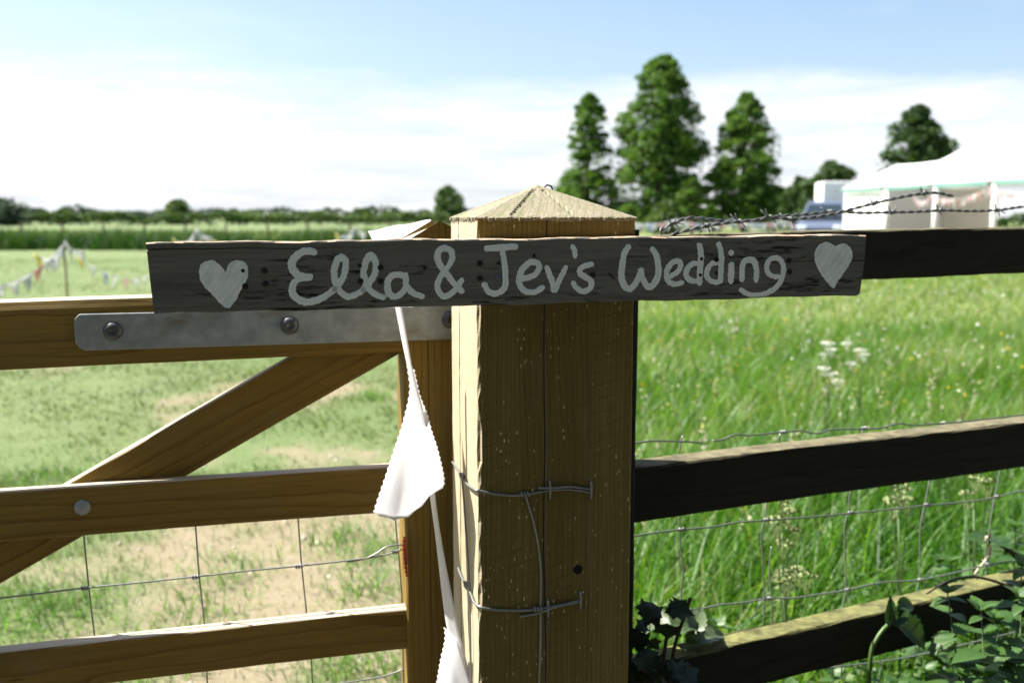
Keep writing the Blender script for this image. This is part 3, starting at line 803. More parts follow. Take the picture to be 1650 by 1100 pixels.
# netting on the gate
gnet = empty('gate_netting', V((GP.p.x, GP.p.y, 0)) + GP.v*0.07 - GP.u*0.5, 'stock netting of thin wire stretched behind the gate rails', 'netting')
GN = GP.off(0.036)
hz = [(-260, 985), (-90, 973), (0, 963), (60, 956), (133, 947), (225, 938), (320, 928), (400, 919), (485, 911), (540, 905), (590, 899), (622, 893), (648, 884)]
ph = [GN.hit(*q) for q in hz]
wire('line_wire', ph, 0.0012, M['wire'], gnet)
wire('line_wire', [GN.hit(*q) for q in [(560, 905), (590, 899), (608, 890), (622, 881), (636, 878), (650, 877)]], 0.0012, M['wire'], gnet)
for dz in (-0.17, -0.33):
    wire('line_wire', [p + V((0, 0, dz)) for p in ph], 0.0012, M['wire'], gnet)
for vx in ([(131, 800), (135, 862), (139, 905), (143, 945), (148, 990), (152, 1022), (158, 1090), (165, 1250)],
           [(310, 790), (315, 847), (318, 890), (321, 928), (325, 965), (329, 1003), (333, 1080), (340, 1250)],
           [(476, 780), (480, 832), (483, 875), (486, 911), (490, 950), (494, 990), (502, 1075), (508, 1250)],
           [(634, 790), (638, 850), (642, 890), (646, 940), (648, 980), (650, 1100), (654, 1250)],
           [(-42, 810), (-38, 880), (-33, 968), (-26, 1050), (-16, 1250)]):
    wire('stay_wire', [GN.hit(x, y, 0.003) for x, y in vx], 0.0011, M['wire'], gnet)
for x, y in ((137, 947), (315, 929), (481, 912), (637, 889)): put_knot(GN.hit(x, y), GN.u, gnet)

# ------------------------------------------------------------------ old dark rail fence to the right
FA = 24.5
dpc = PF.p + PF.u*PS + PF.v*(PS + 0.012)                # behind the back right corner of the gate post
DP = Plane(V((0, dpc.y, 0)), FA)
q = DP.hit(1031, 520); DP = Plane(V((q.x, dpc.y + 0.02, 0)), FA)
q = DP.hit(1031, 520); corner = V((q.x, q.y, 0))        # front right arris of the end post
fence = empty('rail_fence', corner - DP.u*0.06, 'dark creosoted post and rail fence with mossy top edges right of the gate post', 'fence')
def fpost(o, h, seed):
    b = timber('fence_post', h + 0.4, 0.115, 0.10, M['fence'], fence, frame(o + V((0, 0, -0.4)), (0, 0, 1), -DP.u), n=40, seed=seed, bevel=0.005, jit=0.0014)
fpost(corner + DP.v*0.0, DP.hit(1026, 370).z, 31)
for k in (1, 2, 3): fpost(corner + DP.u*(1.9*k + 0.1) + DP.v*0.0, 1.28, 31 + k)
RPn = DP.off(0.030)
RD = 0.042
def frail(L, Rr, mat, seed, x0=1024):
    return rail_px('rail', RPn, L, Rr, RD, mat, fence, ext=(0.07, 5.0), n=170, seed=seed, bevel=0.003, jit=0.0016)[0]
frail((1026, 385, 467), (1650, 363, 443), M['fence'], 41)
frail((1026, 757, 840), (1650, 677, 754), M['fence'], 42)
frail((1026, 1078, 1150), (1650, 930, 998), M['mossrail'], 43)
# stock netting behind the rails
fnet = empty('fence_netting', corner + DP.v*0.09 + DP.u*0.5, 'stock netting of zinc wire fixed along the back of the dark rails', 'netting')
FN = RPn.off(RD + 0.012)
def fw_(pts, r=0.0014, mat='wire', nm='line_wire', off=0.0): return wire(nm, [FN.hit(x, y, off) for x, y in pts], r, M[mat], fnet)
fw_([(1010, 716), (1035, 712), (1055, 710), (1100, 711), (1131, 713)])
fw_([(1148, 710), (1165, 708), (1185, 700), (1210, 701), (1258, 696), (1290, 694), (1315, 698), (1340, 692), (1390, 691), (1420, 689), (1448, 682), (1470, 685), (1500, 683), (1560, 678), (1650, 668), (1800, 650)])
fw_([(1010, 866), (1035, 861), (1070, 856), (1095, 853), (1150, 848), (1190, 841), (1232, 838), (1300, 833), (1366, 827), (1430, 821), (1490, 814), (1550, 809), (1603, 801), (1650, 790), (1800, 765)])
fw_([(1031, 992), (1060, 986), (1096, 982), (1130, 980), (1160, 974), (1200, 970), (1234, 964), (1275, 963), (1320, 957), (1364, 950), (1420, 938), (1480, 934), (1540, 922), (1600, 908), (1650, 900), (1800, 870)])
fw_([(1031, 1120), (1200, 1090), (1364, 1072), (1480, 1055), (1650, 1015), (1800, 985)])
for pts in ([(1103, 703), (1099, 704), (1096, 720), (1094, 745), (1095, 800), (1095, 850), (1097, 885), (1101, 915), (1098, 950), (1096, 982), (1091, 1010), (1090, 1060), (1090, 1130)],
            [(1262, 696), (1256, 702), (1253, 720), (1245, 760), (1238, 800), (1232, 836), (1227, 860), (1229, 900), (1231, 960), (1230, 1010), (1229, 1120)],
            [(1392, 690), (1388, 700), (1384, 740), (1371, 788), (1366, 826), (1361, 850), (1362, 900), (1363, 948), (1358, 985), (1356, 1090)],
            [(1518, 682), (1513, 720), (1500, 765), (1490, 814), (1483, 850), (1482, 900), (1481, 935), (1476, 965), (1474, 1060)],
            [(1632, 670), (1625, 710), (1612, 755), (1603, 801), (1596, 840), (1592, 870), (1590, 905), (1588, 1040)],
            [(1243, 880), (1240, 920), (1243, 960), (1244, 1005), (1243, 1060)]):
    fw_(pts, 0.0012, nm='stay_wire', off=0.002)
for x, y in ((1099, 853), (1236, 837), (1371, 826), (1494, 813), (1607, 800), (1100, 982), (1238, 964), (1366, 950), (1483, 934), (1592, 909), (1262, 696), (1393, 690), (1520, 682)):
    put_knot(FN.hit(x, y), DP.u, fnet)

# ------------------------------------------------------------------ barbed wire over the top rail
def barb_mesh(seed):
    r = random.Random(seed); mb = MB(); N = 22; rr = 0.0027; T = 2.3
    mb.tube([((i/N - .5)*0.007, rr*math.cos(2*math.pi*T*i/N), rr*math.sin(2*math.pi*T*i/N)) for i in range(N + 1)], 0.0010, 5)
    for sgn in (-1, 1):
        for k in (0, 1):
            a = r.uniform(0, 6.28); x = sgn*0.003
            d = V((sgn*r.uniform(0.1, 0.7), math.cos(a)*0.6, math.sin(a))).normalized()
            L = r.uniform(0.011, 0.016)
            mb.tube([V((x, 0, 0)) + d*0.002, V((x, 0, 0)) + d*L*0.6, V((x, 0, 0)) + d*L], [0.0010, 0.0009, 0.0003], 5)
    return mb.mesh('barb', M['barb'], True)
barb_me = [barb_mesh(k) for k in range(5)]
def barbed(name, label, pts, barbs, plane):
    P = smooth_path([plane.hit(x, y, o) for x, y, o in pts], 14)
    root = empty(name, P[0], label, 'barbed wire', 'loose barbed wire above the top rail')
    s = 0; h1 = []; h2 = []; r = 0.0013
    for i, p in enumerate(P):
        if i: s += (p - P[i-1]).length
        t = (P[min(i+1, len(P)-1)] - P[max(i-1, 0)]).normalized(); a = t.cross(V((0, 0, 1))).normalized(); b = a.cross(t)
        w = s/0.034*2*math.pi
        d = (a*math.cos(w) + b*math.sin(w))*r*1.05
        h1.append(p + d); h2.append(p - d)
    for h in (h1, h2): MB().tube(h, r, 6).obj('strand', M['barb'], root, I4, True)
    for k, (x, y) in enumerate(barbs):
        q = plane.hit(x, y, pts[0][2]); j = min(range(len(P)), key=lambda i: (P[i] - q).length_squared)
        t = (P[min(j+1, len(P)-1)] - P[max(j-1, 0)]).normalized()
        link('barb', barb_me[k % 5], root, frame(P[j], t, (t.cross(V((0,0,1)))).cross(t)))
barbed('barbed_wire', 'barbed wire strand lying just above the dark top rail to the frame edge',
       [(1064, 379, .015), (1066, 370, .015), (1080, 362, .015), (1096, 355, .015), (1112, 351, .015), (1140, 353, .016), (1175, 357, .018), (1205, 356, .02), (1250, 349, .02), (1290, 346, .02), (1345, 341, .02), (1390, 343, .02), (1437, 342, .02), (1480, 341, .02), (1520, 339, .02), (1570, 340, .02), (1613, 338, .02), (1650, 333, .02), (1750, 326, .02)],
       [(1087, 362), (1195, 355), (1340, 341), (1441, 342), (1518, 339), (1612, 338)], RPn)
barbed('barbed_wire', 'loose barbed wire with its free end curling up before the tent',
       [(1082, 378, .004), (1108, 371, .004), (1138, 364, .004), (1180, 358, .005), (1215, 355, .005), (1240, 350, .006), (1275, 353, .006), (1310, 350, .006), (1345, 344, .006), (1380, 335, .006), (1411, 327, .006), (1450, 318, .006), (1486, 312, .006), (1512, 311, .006), (1535, 316, .006)],
       [(1137, 365), (1241, 350), (1274, 353), (1411, 327), (1490, 312)], RPn)

# ------------------------------------------------------------------ netting ends tied round the gate post
LF = Plane(c0, 12.5 + 90)                               # left face of the post
def lf(px, py, o=0.003):
    r = ray(px, py); n = -PF.u; p = c0 + n*o
    return CAMP + r * ((p - CAMP).dot(n) / r.dot(n))
pf = lambda px, py, o=-0.0022: PF.hit(px, py, o)
tie = empty('tied_wire', PF.hit(870, 880, -0.003), 'bent wire ends stapled round the lower part of the square post', 'wire')
wire('wire_end', [lf(729, 744), lf(737, 756), lf(744, 768), lf(754, 781), lf(766, 789), pf(774, 791, -0.004), pf(800, 796), pf(830, 798), pf(858, 795), pf(882, 790), pf(912, 788), pf(935, 790), pf(954, 794, -0.001)], 0.0014, M['wire'], tie, 6)
wire('wire_end', [pf(868, 786, -0.0045), pf(890, 786, -0.0045), pf(920, 784, -0.004), pf(952, 788, -0.002)], 0.0013, M['wire'], tie, 6)
wire('wire_end', [lf(738, 914), lf(744, 930), lf(750, 940), lf(758, 955), lf(764, 970), pf(776, 978, -0.004), pf(800, 982), pf(840, 983), pf(868, 981), pf(905, 974), pf(936, 967, -0.001)], 0.0014, M['wire'], tie, 6)
wire('wire_end', [pf(837, 993), pf(855, 990), pf(872, 986, -0.004), pf(900, 976, -0.005), pf(934, 969, -0.002)], 0.0013, M['wire'], tie, 6)
wire('wire_end', [pf(846, 796, -0.0045), pf(852, 815), pf(862, 850), pf(869, 890), pf(872, 930), pf(871, 975), pf(871, 1030), pf(868, 1120)], 0.0013, M['wire'], tie, 6)
wire('wire_end', [lf(744, 768, 0.006), lf(747, 800), lf(751, 860), lf(756, 930), lf(757, 975), lf(758, 1030), lf(759, 1120)], 0.0012, M['wire'], tie, 6)
for p, d in ((lf(745, 768), PF.v), (lf(752, 943), PF.v)): put_knot(p, V((0.25, 0.5, -0.6)), tie)
put_knot(pf(867, 981, -0.004), PF.u, tie); put_knot(pf(846, 796, -0.003), PF.u, tie)
for x, y in ((885, 788), (951, 788), (882, 979), (934, 966)):
    q = pf(x, y, 0)
    MB().tube([q + V((0, 0, 0.011)) + PF.v*0.004, q + V((0, 0, 0.009)) - PF.v*0.004, q - PF.v*0.0052, q + V((0, 0, -0.009)) - PF.v*0.004, q + V((0, 0, -0.011)) + PF.v*0.004], 0.0013, 6).obj('staple', M['wire'], tie, I4, True)

# ------------------------------------------------------------------ white bunting hanging between gate and post
bun = empty('bunting', at(690, 800, 1.13), 'white cotton bunting with pinked flags hanging down beside the square post', 'bunting')
BY = 1.135
def cloth_strip(name, left, right, depth, mat, parent, n=46, mcol=10, zig=0.0011, zig_p=0.0042, ripple=0.004, bottom=None, label=None):
    """cloth between two pixel edge lines; depth(t, s) = metres ahead; pinked edges"""
    L = smooth_path([(x, y, 0) for x, y in left], 10); Rr = smooth_path([(x, y, 0) for x, y in right], 10)
    def samp(P, t):
        ds = [0]
        for a, b in zip(P[:-1], P[1:]): ds.append(ds[-1] + (b - a).length)
        d = t*ds[-1]
        for i in range(len(P) - 1):
            if ds[i+1] >= d or i == len(P) - 2:
                w = (d - ds[i])/max(1e-9, ds[i+1] - ds[i]); return P[i].lerp(P[i+1], min(1, w))
    vs = []; fs = []
    for i in range(n + 1):
        t = i/n; a = samp(L, t); b = samp(Rr, t)
        for j in range(mcol + 1):
            s = j/mcol; q = a.lerp(b, s)
            if j in (0, mcol): q.x += (1 if i % 2 else -1)*1.1*(1 if j == 0 else -1) * (zig/0.0011)
            if bottom and i == n: q.y += (1.5 if j % 2 else -1.5)
            if bottom and t > 0.6: q.y += bottom(s)*(t - 0.6)/0.4
            vs.append(at(q.x, q.y, depth(t, s) + ripple*t*(math.sin(7*s + 5*t) + 0.6*math.sin(15*s - 6*t + 1) + 0.3*math.sin(31*s + 9*t))))
    for i in range(n):
        for j in range(mcol):
            k = i*(mcol+1) + j; fs.append((k, k+1, k+mcol+2, k+mcol+1))
    mb = MB(); mb.v = vs; mb.f = fs; me = mb.mesh(name, mat, True)
    o = link(name, me, parent, I4)
    md = o.modifiers.new('thickness', 'SOLIDIFY'); md.thickness = 0.0006; md.offset = 0
    if label: o['label'] = label
    return o
# tape from behind the sign down past the post
TC = [(637, 470), (644, 505), (652, 548), (659, 585), (667, 622), (677, 660), (687, 705), (693, 755), (697, 800), (704, 850), (712, 905), (719, 950), (728, 1005), (739, 1050), (752, 1100), (770, 1160)]
TW = [11, 10, 9, 7.5, 9, 9, 9, 8, 8, 8, 11, 15, 18, 18, 18, 18]
tdep = lambda t, s: 1.150 - 0.045*t - 0.010*s
cloth_strip('tape', [(x - w/2, y) for (x, y), w in zip(TC, TW)], [(x + w/2, y) for (x, y), w in zip(TC, TW)], tdep, M['cotton'], bun, n=90, mcol=3, zig=0.0, ripple=0.001)
cloth_strip('flag', [(656, 590), (660, 630), (651, 674), (642, 704), (630, 740), (620, 771), (610, 800), (602, 825)],
            [(668, 596), (676, 634), (689, 668), (695, 692), (703, 716), (711, 746), (716, 774), (713, 787)],
            lambda t, s: 1.165 - 0.025*t - 0.065*s*t, M['cotton'], bun, bottom=lambda s: 26*math.sin(math.pi*min(1, s*1.15)) if s < 0.87 else 0, label='upper white flag folded over its tape')
cloth_strip('flag', [(716, 1010), (717, 1030), (710, 1062), (703, 1100), (690, 1160), (680, 1210)], [(736, 1030), (741, 1050), (752, 1080), (760, 1105), (775, 1160), (790, 1210)],
            lambda t, s: 1.125 - 0.012*t - 0.035*s, M['cotton'], bun, label='lower white flag running out of the picture')
# white flag draped over the head of the stile
drape = empty('draped_flag', at(650, 372, 1.36), 'white patterned cloth flag draped over the sloping head of the gate stile', 'bunting')
m, g = new_mat('faded_print'); co = g.n('TexCoord').outputs['Object']; vo = g.n('TexVoronoi', Vector=co, Scale=70.0)
c = g.mix(g.ramp(vo.outputs['Distance'], [(0.16, 0.5), (0.24, 0.0)]), (0.76, 0.75, 0.76), g.mix(g.noise(co, 30, 2), (0.55, 0.66, 0.62), (0.75, 0.50, 0.55)))
M['print'] = done(m, g, g.n('MixShader', i0=0.35, i1=g.n('BsdfDiffuse', Color=c), i2=g.n('BsdfTranslucent', Color=c)))
vs = []; n1, n2 = 24, 14
for i in range(n1 + 1):
    for j in range(n2 + 1):
        a, b = i/n1, j/n2
        x = 594 + (694 - 594)*a + 8*b*(1 - a); y = 373 - 19*a**0.9 + b*(16 + 10*a)
        d = 1.44 - 0.075*b - 0.02*a + 0.004*math.sin(a*9 + b*3) + 0.003*math.sin(a*23)
        vs.append(at(x + (0.8 if j % 2 else -0.8)*(i in (0, n1)), y + 0.8*math.sin(a*12), d))
mb = MB(); mb.v = vs; mb.f = [(i*(n2+1) + j, i*(n2+1) + j + 1, (i+1)*(n2+1) + j + 1, (i+1)*(n2+1) + j) for i in range(n1) for j in range(n2)]
o = mb.obj('cloth', M['print'], drape, I4, True); md = o.modifiers.new('thickness', 'SOLIDIFY'); md.thickness = 0.0006
# scrap of red bunting caught at the stile
red = empty('red_flag', GP.hit(653, 900, 0.02), 'small coral red cloth flag caught against the edge of the gate stile', 'bunting')
o = cloth_strip('cloth', [(650, 864), (649, 880), (651, 905), (654, 928)], [(654, 864), (654.5, 885), (656, 910), (657, 929)], lambda t, s: GP.hit(652, 890, -0.004).y - 0.004*s, M['red'], red, n=18, mcol=4)

# ------------------------------------------------------------------ far things: trees, hedges
def np_mesh(name, verts, faces_idx, loop_tot, mat, rnd=None, smooth=False):
    """verts (N,3); faces as flat index array + array of face sizes"""
    me = bpy.data.meshes.new(name)
    me.vertices.add(len(verts)); me.vertices.foreach_set('co', verts.astype(np.float32).ravel())
    me.loops.add(len(faces_idx)); me.loops.foreach_set('vertex_index', faces_idx.astype(np.int32))
    me.polygons.add(len(loop_tot)); st = np.concatenate([[0], np.cumsum(loop_tot)[:-1]])
    me.polygons.foreach_set('loop_start', st.astype(np.int32))
    me.update(calc_edges=True)
    if rnd is not None:
        a = me.attributes.new('rnd', 'FLOAT', 'POINT'); a.data.foreach_set('value', rnd.astype(np.float32))
    if smooth: me.polygons.foreach_set('use_smooth', np.ones(len(loop_tot), bool))
    me.materials.append(mat); return me
def leaf_cards(C, size, r, up_bias=0.4):
    """a small folded leaf (two triangles) at each point"""
    n = len(C)
    d = r.normal(size=(n, 3)); d[:, 2] *= 0.6; d /= np.linalg.norm(d, axis=1)[:, None]
    e = r.normal(size=(n, 3)); e[:, 2] += up_bias; e -= d*np.sum(e*d, 1)[:, None]; e /= np.linalg.norm(e, axis=1)[:, None]
    s = (size*(0.6 + 0.8*r.random(n)))[:, None]
    nn = np.cross(d, e)
    a = C - d*s*0.5; b = C + e*s*0.32 + nn*s*0.12; c = C + d*s*0.5; f = C - e*s*0.32 + nn*s*0.12
    v = np.stack([a, b, c, f], 1).reshape(-1, 3); k = 4*np.arange(n)[:, None]
    idx = np.concatenate([k, k+1, k+2, k, k+2, k+3], 1).ravel()
    return v, idx, np.full(2*n, 3), np.repeat(r.random(n), 4)
M['bark'] = plain('bark', (0.10, 0.08, 0.055), 0.95, 0, 0.5, 8, 0.6)
M['lime'] = leafy('lime_leaves', (0.052, 0.112, 0.022), (0.094, 0.182, 0.034), (0.140, 0.235, 0.050), 0.42)
M['oak'] = leafy('dark_leaves', (0.026, 0.056, 0.017), (0.046, 0.090, 0.025), (0.075, 0.125, 0.036), 0.3)
M['pale'] = leafy('pale_leaves', (0.050, 0.110, 0.018), (0.085, 0.160, 0.025), (0.120, 0.200, 0.040), 0.4)
M['far'] = leafy('hazed_leaves', (0.034, 0.062, 0.040), (0.052, 0.088, 0.056), (0.075, 0.112, 0.070), 0.25)  # blue of distant haze put into the leaf colour
M['hedge'] = leafy('hedge_leaves', (0.045, 0.088, 0.024), (0.078, 0.132, 0.038), (0.120, 0.175, 0.058), 0.35)
def tree(name, label, x, y, h, prof, seed, nclump=60, per=160, leaf=0.34, mat='lime', t0=0.06, group=None, base=0.0, flat=0.75, cl=0.42, lean=0.0, cat='tree'):
    """prof(t) = crown half width at height fraction t"""
    r = np.random.default_rng(seed)
    root = empty(name, (x, y, base), label, cat, group)
    nclump = int(nclump*2.0); per = int(per*0.55); cl = cl*0.72
    t = t0 + (1 - t0)*np.sort(r.random(nclump))**0.92
    W = np.array([prof(q) for q in t]); a = r.random(nclump)*2*math.pi
    lump = lambda a_, t_: 0.66 + 0.64*fbm(a_*1.3 + seed*3.1, t_*6.0 + seed, 3)
    W = W*lump(a, t)
    rr = W*np.sqrt(r.random(nclump))*0.98
    cx = rr*np.cos(a) + lean*h*t; cy = rr*np.sin(a); cz = h*t
    CR = np.maximum(W*cl*(0.6 + 0.7*r.random(nclump)), h*0.028)
    cz = np.minimum(cz, h - CR*flat*0.6)
    pts = []
    for k in range(nclump):
        m_ = int(per*(0.5 + (CR[k]/CR.mean())**1.6*0.6))
        dr = 0.35*CR[k]
        q = r.normal(size=(m_, 3)); q /= np.linalg.norm(q, axis=1)[:, None]
        q *= (0.45 + 0.6*r.random(m_))[:, None]*CR[k]; q[:, 2] *= flat
        q[:, 2] -= 0.12*np.hypot(q[:, 0], q[:, 1])
        pts.append(q + [cx[k], cy[k], cz[k]])
    nf = int(len(np.concatenate(pts))*0.22); tt = t0 + (1 - t0)*r.random(nf)**1.1; ww = np.array([prof(q) for q in tt])*np.sqrt(r.random(nf))*1.02; aa = r.random(nf)*2*math.pi; ww = ww*lump(aa, tt)
    pts.append(np.column_stack([ww*np.cos(aa) + lean*h*tt, ww*np.sin(aa), h*tt*0.99]))
    C = np.concatenate(pts); C = C[C[:, 2] > 0.02]
    q = 5.5/h; C = C[fbm(C[:, 0]*q*1.6 + seed*1.7 + C[:, 1]*q, C[:, 2]*q*2.2 + C[:, 1]*q*0.5, 3) > 0.345]
    v, idx, lt, rn = leaf_cards(C, leaf, r)
    hue = np.repeat(fbm(C[:, 0]*0.9 + seed, C[:, 2]*0.9 + C[:, 1], 3), 4)
    link('crown', np_mesh('crown', v, idx, lt, M[mat], np.clip(rn*0.6 + (hue - 0.5)*1.3 + 0.2, 0, 1)), root, Matrix.Translation((x, y, base)))
    mb = MB(); R0 = h*0.028
    mb.tube([(lean*h*q + 0.03*h*math.sin(q*5 + seed)*0.3, 0.02*h*math.sin(q*4), h*q) for q in np.linspace(-0.02, 0.9, 9)], [R0*(1.25 - 1.2*q) for q in np.linspace(0, 0.95, 9)], 8)
    for k in range(0, nclump, max(1, nclump//14)):
        z0 = max(0.1*h, cz[k]*0.72); mb.tube([(lean*z0, 0, z0), ((cx[k] + lean*z0)*0.55, cy[k]*0.55, (z0 + cz[k])/2), (cx[k], cy[k], cz[k])], [R0*0.4, R0*0.25, R0*0.08], 5)
    mb.obj('trunk', M['bark'], root, Matrix.Translation((x, y, base)), True)
    return root
def px_tree(name, label, px, ytop, D, halfw, prof, seed, **kw):
    """a tree whose crown top shows at (px, ytop) when it stands D metres off; halfw in photo px"""
    top = at(px, ytop, D); w = 1.04*halfw/FPX*D
    return tree(name, label, top.x, D, top.z, lambda t: w*prof(t), seed, **kw)
def interp(*kn):
    xs = [a for a, _ in kn]; ys = [b for _, b in kn]
    return lambda t: float(np.interp(t, xs, ys))
BIG = 'tall lime trees beyond the field'
px_tree('lime_tree', 'left and slimmest of the three tall trees, with layered gaps', 950, 150, 92, 50, interp((0, .95), (.15, 1.0), (.35, .95), (.5, .72), (.65, .66), (.8, .55), (.92, .34), (1, .10)), 3, nclump=84, per=250, leaf=0.30, group=BIG, cl=0.30, flat=0.55)
px_tree('lime_tree', 'middle and tallest of the three tall trees', 1068, 90, 90, 68, interp((0, .80), (.15, .95), (.3, 1.0), (.5, .92), (.7, .80), (.85, .62), (.95, .40), (1, .12)), 5, nclump=130, per=270, leaf=0.30, group=BIG, cl=0.30, flat=0.65)
px_tree('lime_tree', 'right one of the three tall trees, broad at the foot', 1204, 150, 88, 66, interp((0, 1.0), (.2, 1.0), (.4, .82), (.6, .80), (.75, .62), (.88, .42), (1, .07)), 8, nclump=105, per=260, leaf=0.30, group=BIG, cl=0.30, flat=0.6)
px_tree('young_tree', 'small bright green young tree before the tallest tree', 1117, 285, 70, 19, interp((0, 0), (.25, .3), (.45, 1), (.7, 1), (.9, .6), (1, .1)), 10, nclump=24, per=130, leaf=0.2, mat='pale', t0=0.35)
px_tree('broad_tree', 'round broadleaf tree rising behind the white tent roof', 1480, 168, 62, 52, interp((0, .5), (.3, .9), (.5, 1.0), (.7, .85), (.85, .6), (1, .15)), 12, nclump=70, per=170, leaf=0.3, mat='oak', t0=0.25, cl=0.34)
px_tree('broad_tree', 'low rounded tree left of the white trailer', 1340, 260, 75, 46, interp((0, 1), (.4, 1.0), (.7, .85), (.9, .5), (1, .15)), 13, nclump=44, per=170, leaf=0.3, mat='oak')
px_tree('broad_tree', 'dark bushy tree between the tall trees and the trailer', 1290, 284, 82, 30, interp((0, 1), (.4, 1.0), (.7, .8), (1, .2)), 14, nclump=34, per=150, leaf=0.3, mat='oak')
shr = 'shrubs at the foot of the tall trees'
for k, (px, yt, D, hw, lb) in enumerate([(905, 326, 86, 26, 'leftmost low shrub at the foot of the tall trees'), (1012, 330, 84, 20, 'shrub between the slim tree and the tallest tree'),
        (1075, 322, 72, 30, 'pale low shrub in front of the tallest tree'), (1146, 328, 86, 18, 'shrub between the tallest and the broad-footed tree'), (1250, 300, 86, 36, 'shrub at the right foot of the broad tall tree')]):
    px_tree('shrub', lb, px, yt, D, hw, interp((0, 1), (.5, .95), (.8, .7), (1, .2)), 40 + k, nclump=26, per=140, leaf=0.26, mat='hedge' if k == 2 else 'lime', group=shr, cat='shrub')
FT = 'trees along the far hedge line'
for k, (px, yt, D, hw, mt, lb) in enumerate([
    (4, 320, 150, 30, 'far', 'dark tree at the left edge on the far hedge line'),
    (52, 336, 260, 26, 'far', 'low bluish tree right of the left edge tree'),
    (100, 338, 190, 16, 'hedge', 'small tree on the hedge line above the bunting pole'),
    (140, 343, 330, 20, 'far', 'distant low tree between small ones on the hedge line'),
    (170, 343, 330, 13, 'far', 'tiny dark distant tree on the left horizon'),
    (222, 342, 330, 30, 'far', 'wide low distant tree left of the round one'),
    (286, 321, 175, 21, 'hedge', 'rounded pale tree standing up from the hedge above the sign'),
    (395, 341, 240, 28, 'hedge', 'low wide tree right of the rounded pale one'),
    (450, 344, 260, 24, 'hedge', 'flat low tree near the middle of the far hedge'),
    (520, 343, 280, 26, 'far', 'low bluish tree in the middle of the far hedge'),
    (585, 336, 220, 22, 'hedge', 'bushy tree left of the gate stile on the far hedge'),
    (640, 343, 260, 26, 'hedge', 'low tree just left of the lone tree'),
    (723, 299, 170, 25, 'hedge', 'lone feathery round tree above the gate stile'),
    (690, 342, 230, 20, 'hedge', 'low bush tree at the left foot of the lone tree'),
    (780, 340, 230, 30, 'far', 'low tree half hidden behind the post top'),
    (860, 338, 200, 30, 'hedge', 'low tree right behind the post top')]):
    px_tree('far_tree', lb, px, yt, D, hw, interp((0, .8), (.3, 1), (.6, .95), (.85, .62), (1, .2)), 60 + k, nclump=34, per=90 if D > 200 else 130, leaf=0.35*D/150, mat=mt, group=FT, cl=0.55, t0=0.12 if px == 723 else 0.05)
def hedge(name, label, a, b, h, d, seed, n, leaf, mat, even=False):
    r = np.random.default_rng(seed); a = np.array(a); b = np.array(b); L = np.linalg.norm(b - a); u = (b - a)/L; v = np.array([-u[1], u[0]])
    s = r.random(n)*L; q = r.random(n); top = h*(0.30 + 1.25*fbm(s*0.16 + seed, s*0 + 1.5, 4)**1.3)
    if even: top = h*(0.7 + 0.3*fbm(s*0.3, s*0 + 1.5, 3))
    z = top*np.sqrt(r.random(n)); w = d*(r.random(n) - 0.5)*(1.1 - 0.6*z/top)
    P = a[None]*0 + a + u*s[:, None] + v*w[:, None]
    C = np.column_stack([P, z])
    vv, idx, lt, rn = leaf_cards(C, leaf, r)
    hue = np.repeat(fbm(s*0.4, z*1.5 + 3, 3), 4)
    root = empty(name, ((a[0]+b[0])/2, (a[1]+b[1])/2, 0), label, 'hedge')
    link('foliage', np_mesh('foliage', vv, idx, lt, M[mat], np.clip(rn*0.6 + (hue-0.5)*1.4 + 0.2, 0, 1)), root, I4)
    mb = MB()
    for k in range(24):
        p = a + u*L*(k + 0.5)/24; mb.tube([(p[0], p[1], -0.1), (p[0] + 0.1, p[1], h*0.7)], [0.06, 0.03], 5)
    mb.obj('stems', M['bark'], root, I4)
    return root
hedge('hedgerow', 'long low hedge across the field behind the bunting', (-120, 150), (40, 172), 2.3, 3.0, 1, 14000, 0.55, 'hedge')
M['added_conifer'] = leafy('added_hedge_sprays', (0.014, 0.026, 0.012), (0.020, 0.036, 0.016), (0.028, 0.046, 0.020), 0.08)
ch = hedge('added_shade_hedge', 'unseen tall dark hedge behind the camera, added to block fill light', (-30, -11.4), (30, 3.0), 11.5, 1.6, 4, 60000, 0.26, 'added_conifer', True)  # unseen, added to keep sky light off the front faces
mb = MB(); n = 60                                      # solid core of the added hedge, stops light coming through
for i in range(n + 1):
    x = -30 + 60*i/n; y = -11.4 + 14.4*i/n; w = 0.75 + 0.12*math.sin(i*2.1); zt_ = 8.9 + 0.5*math.sin(i*1.3) + 0.3*math.sin(i*3.7)
    mb.v += [(x, y + w, 0), (x, y + w*0.85, zt_*0.8), (x, y, zt_), (x, y - w*0.85, zt_*0.8), (x, y - w, 0)]
mb.f = [(5*i + j, 5*i + 5 + j, 5*i + 6 + j, 5*i + 1 + j) for i in range(n) for j in range(4)]
mb.obj('added_hedge_core', plain('added_hedge_inside', (0.016, 0.022, 0.012), 0.95, 0, 0.5, 3), ch, I4)
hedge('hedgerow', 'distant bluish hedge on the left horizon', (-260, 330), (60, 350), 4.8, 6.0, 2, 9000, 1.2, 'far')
hedge('hedgerow', 'clipped hedge behind the tall trees on the right', (0, 112), (80, 96), 2.2, 3.0, 3, 8000, 0.45, 'oak')

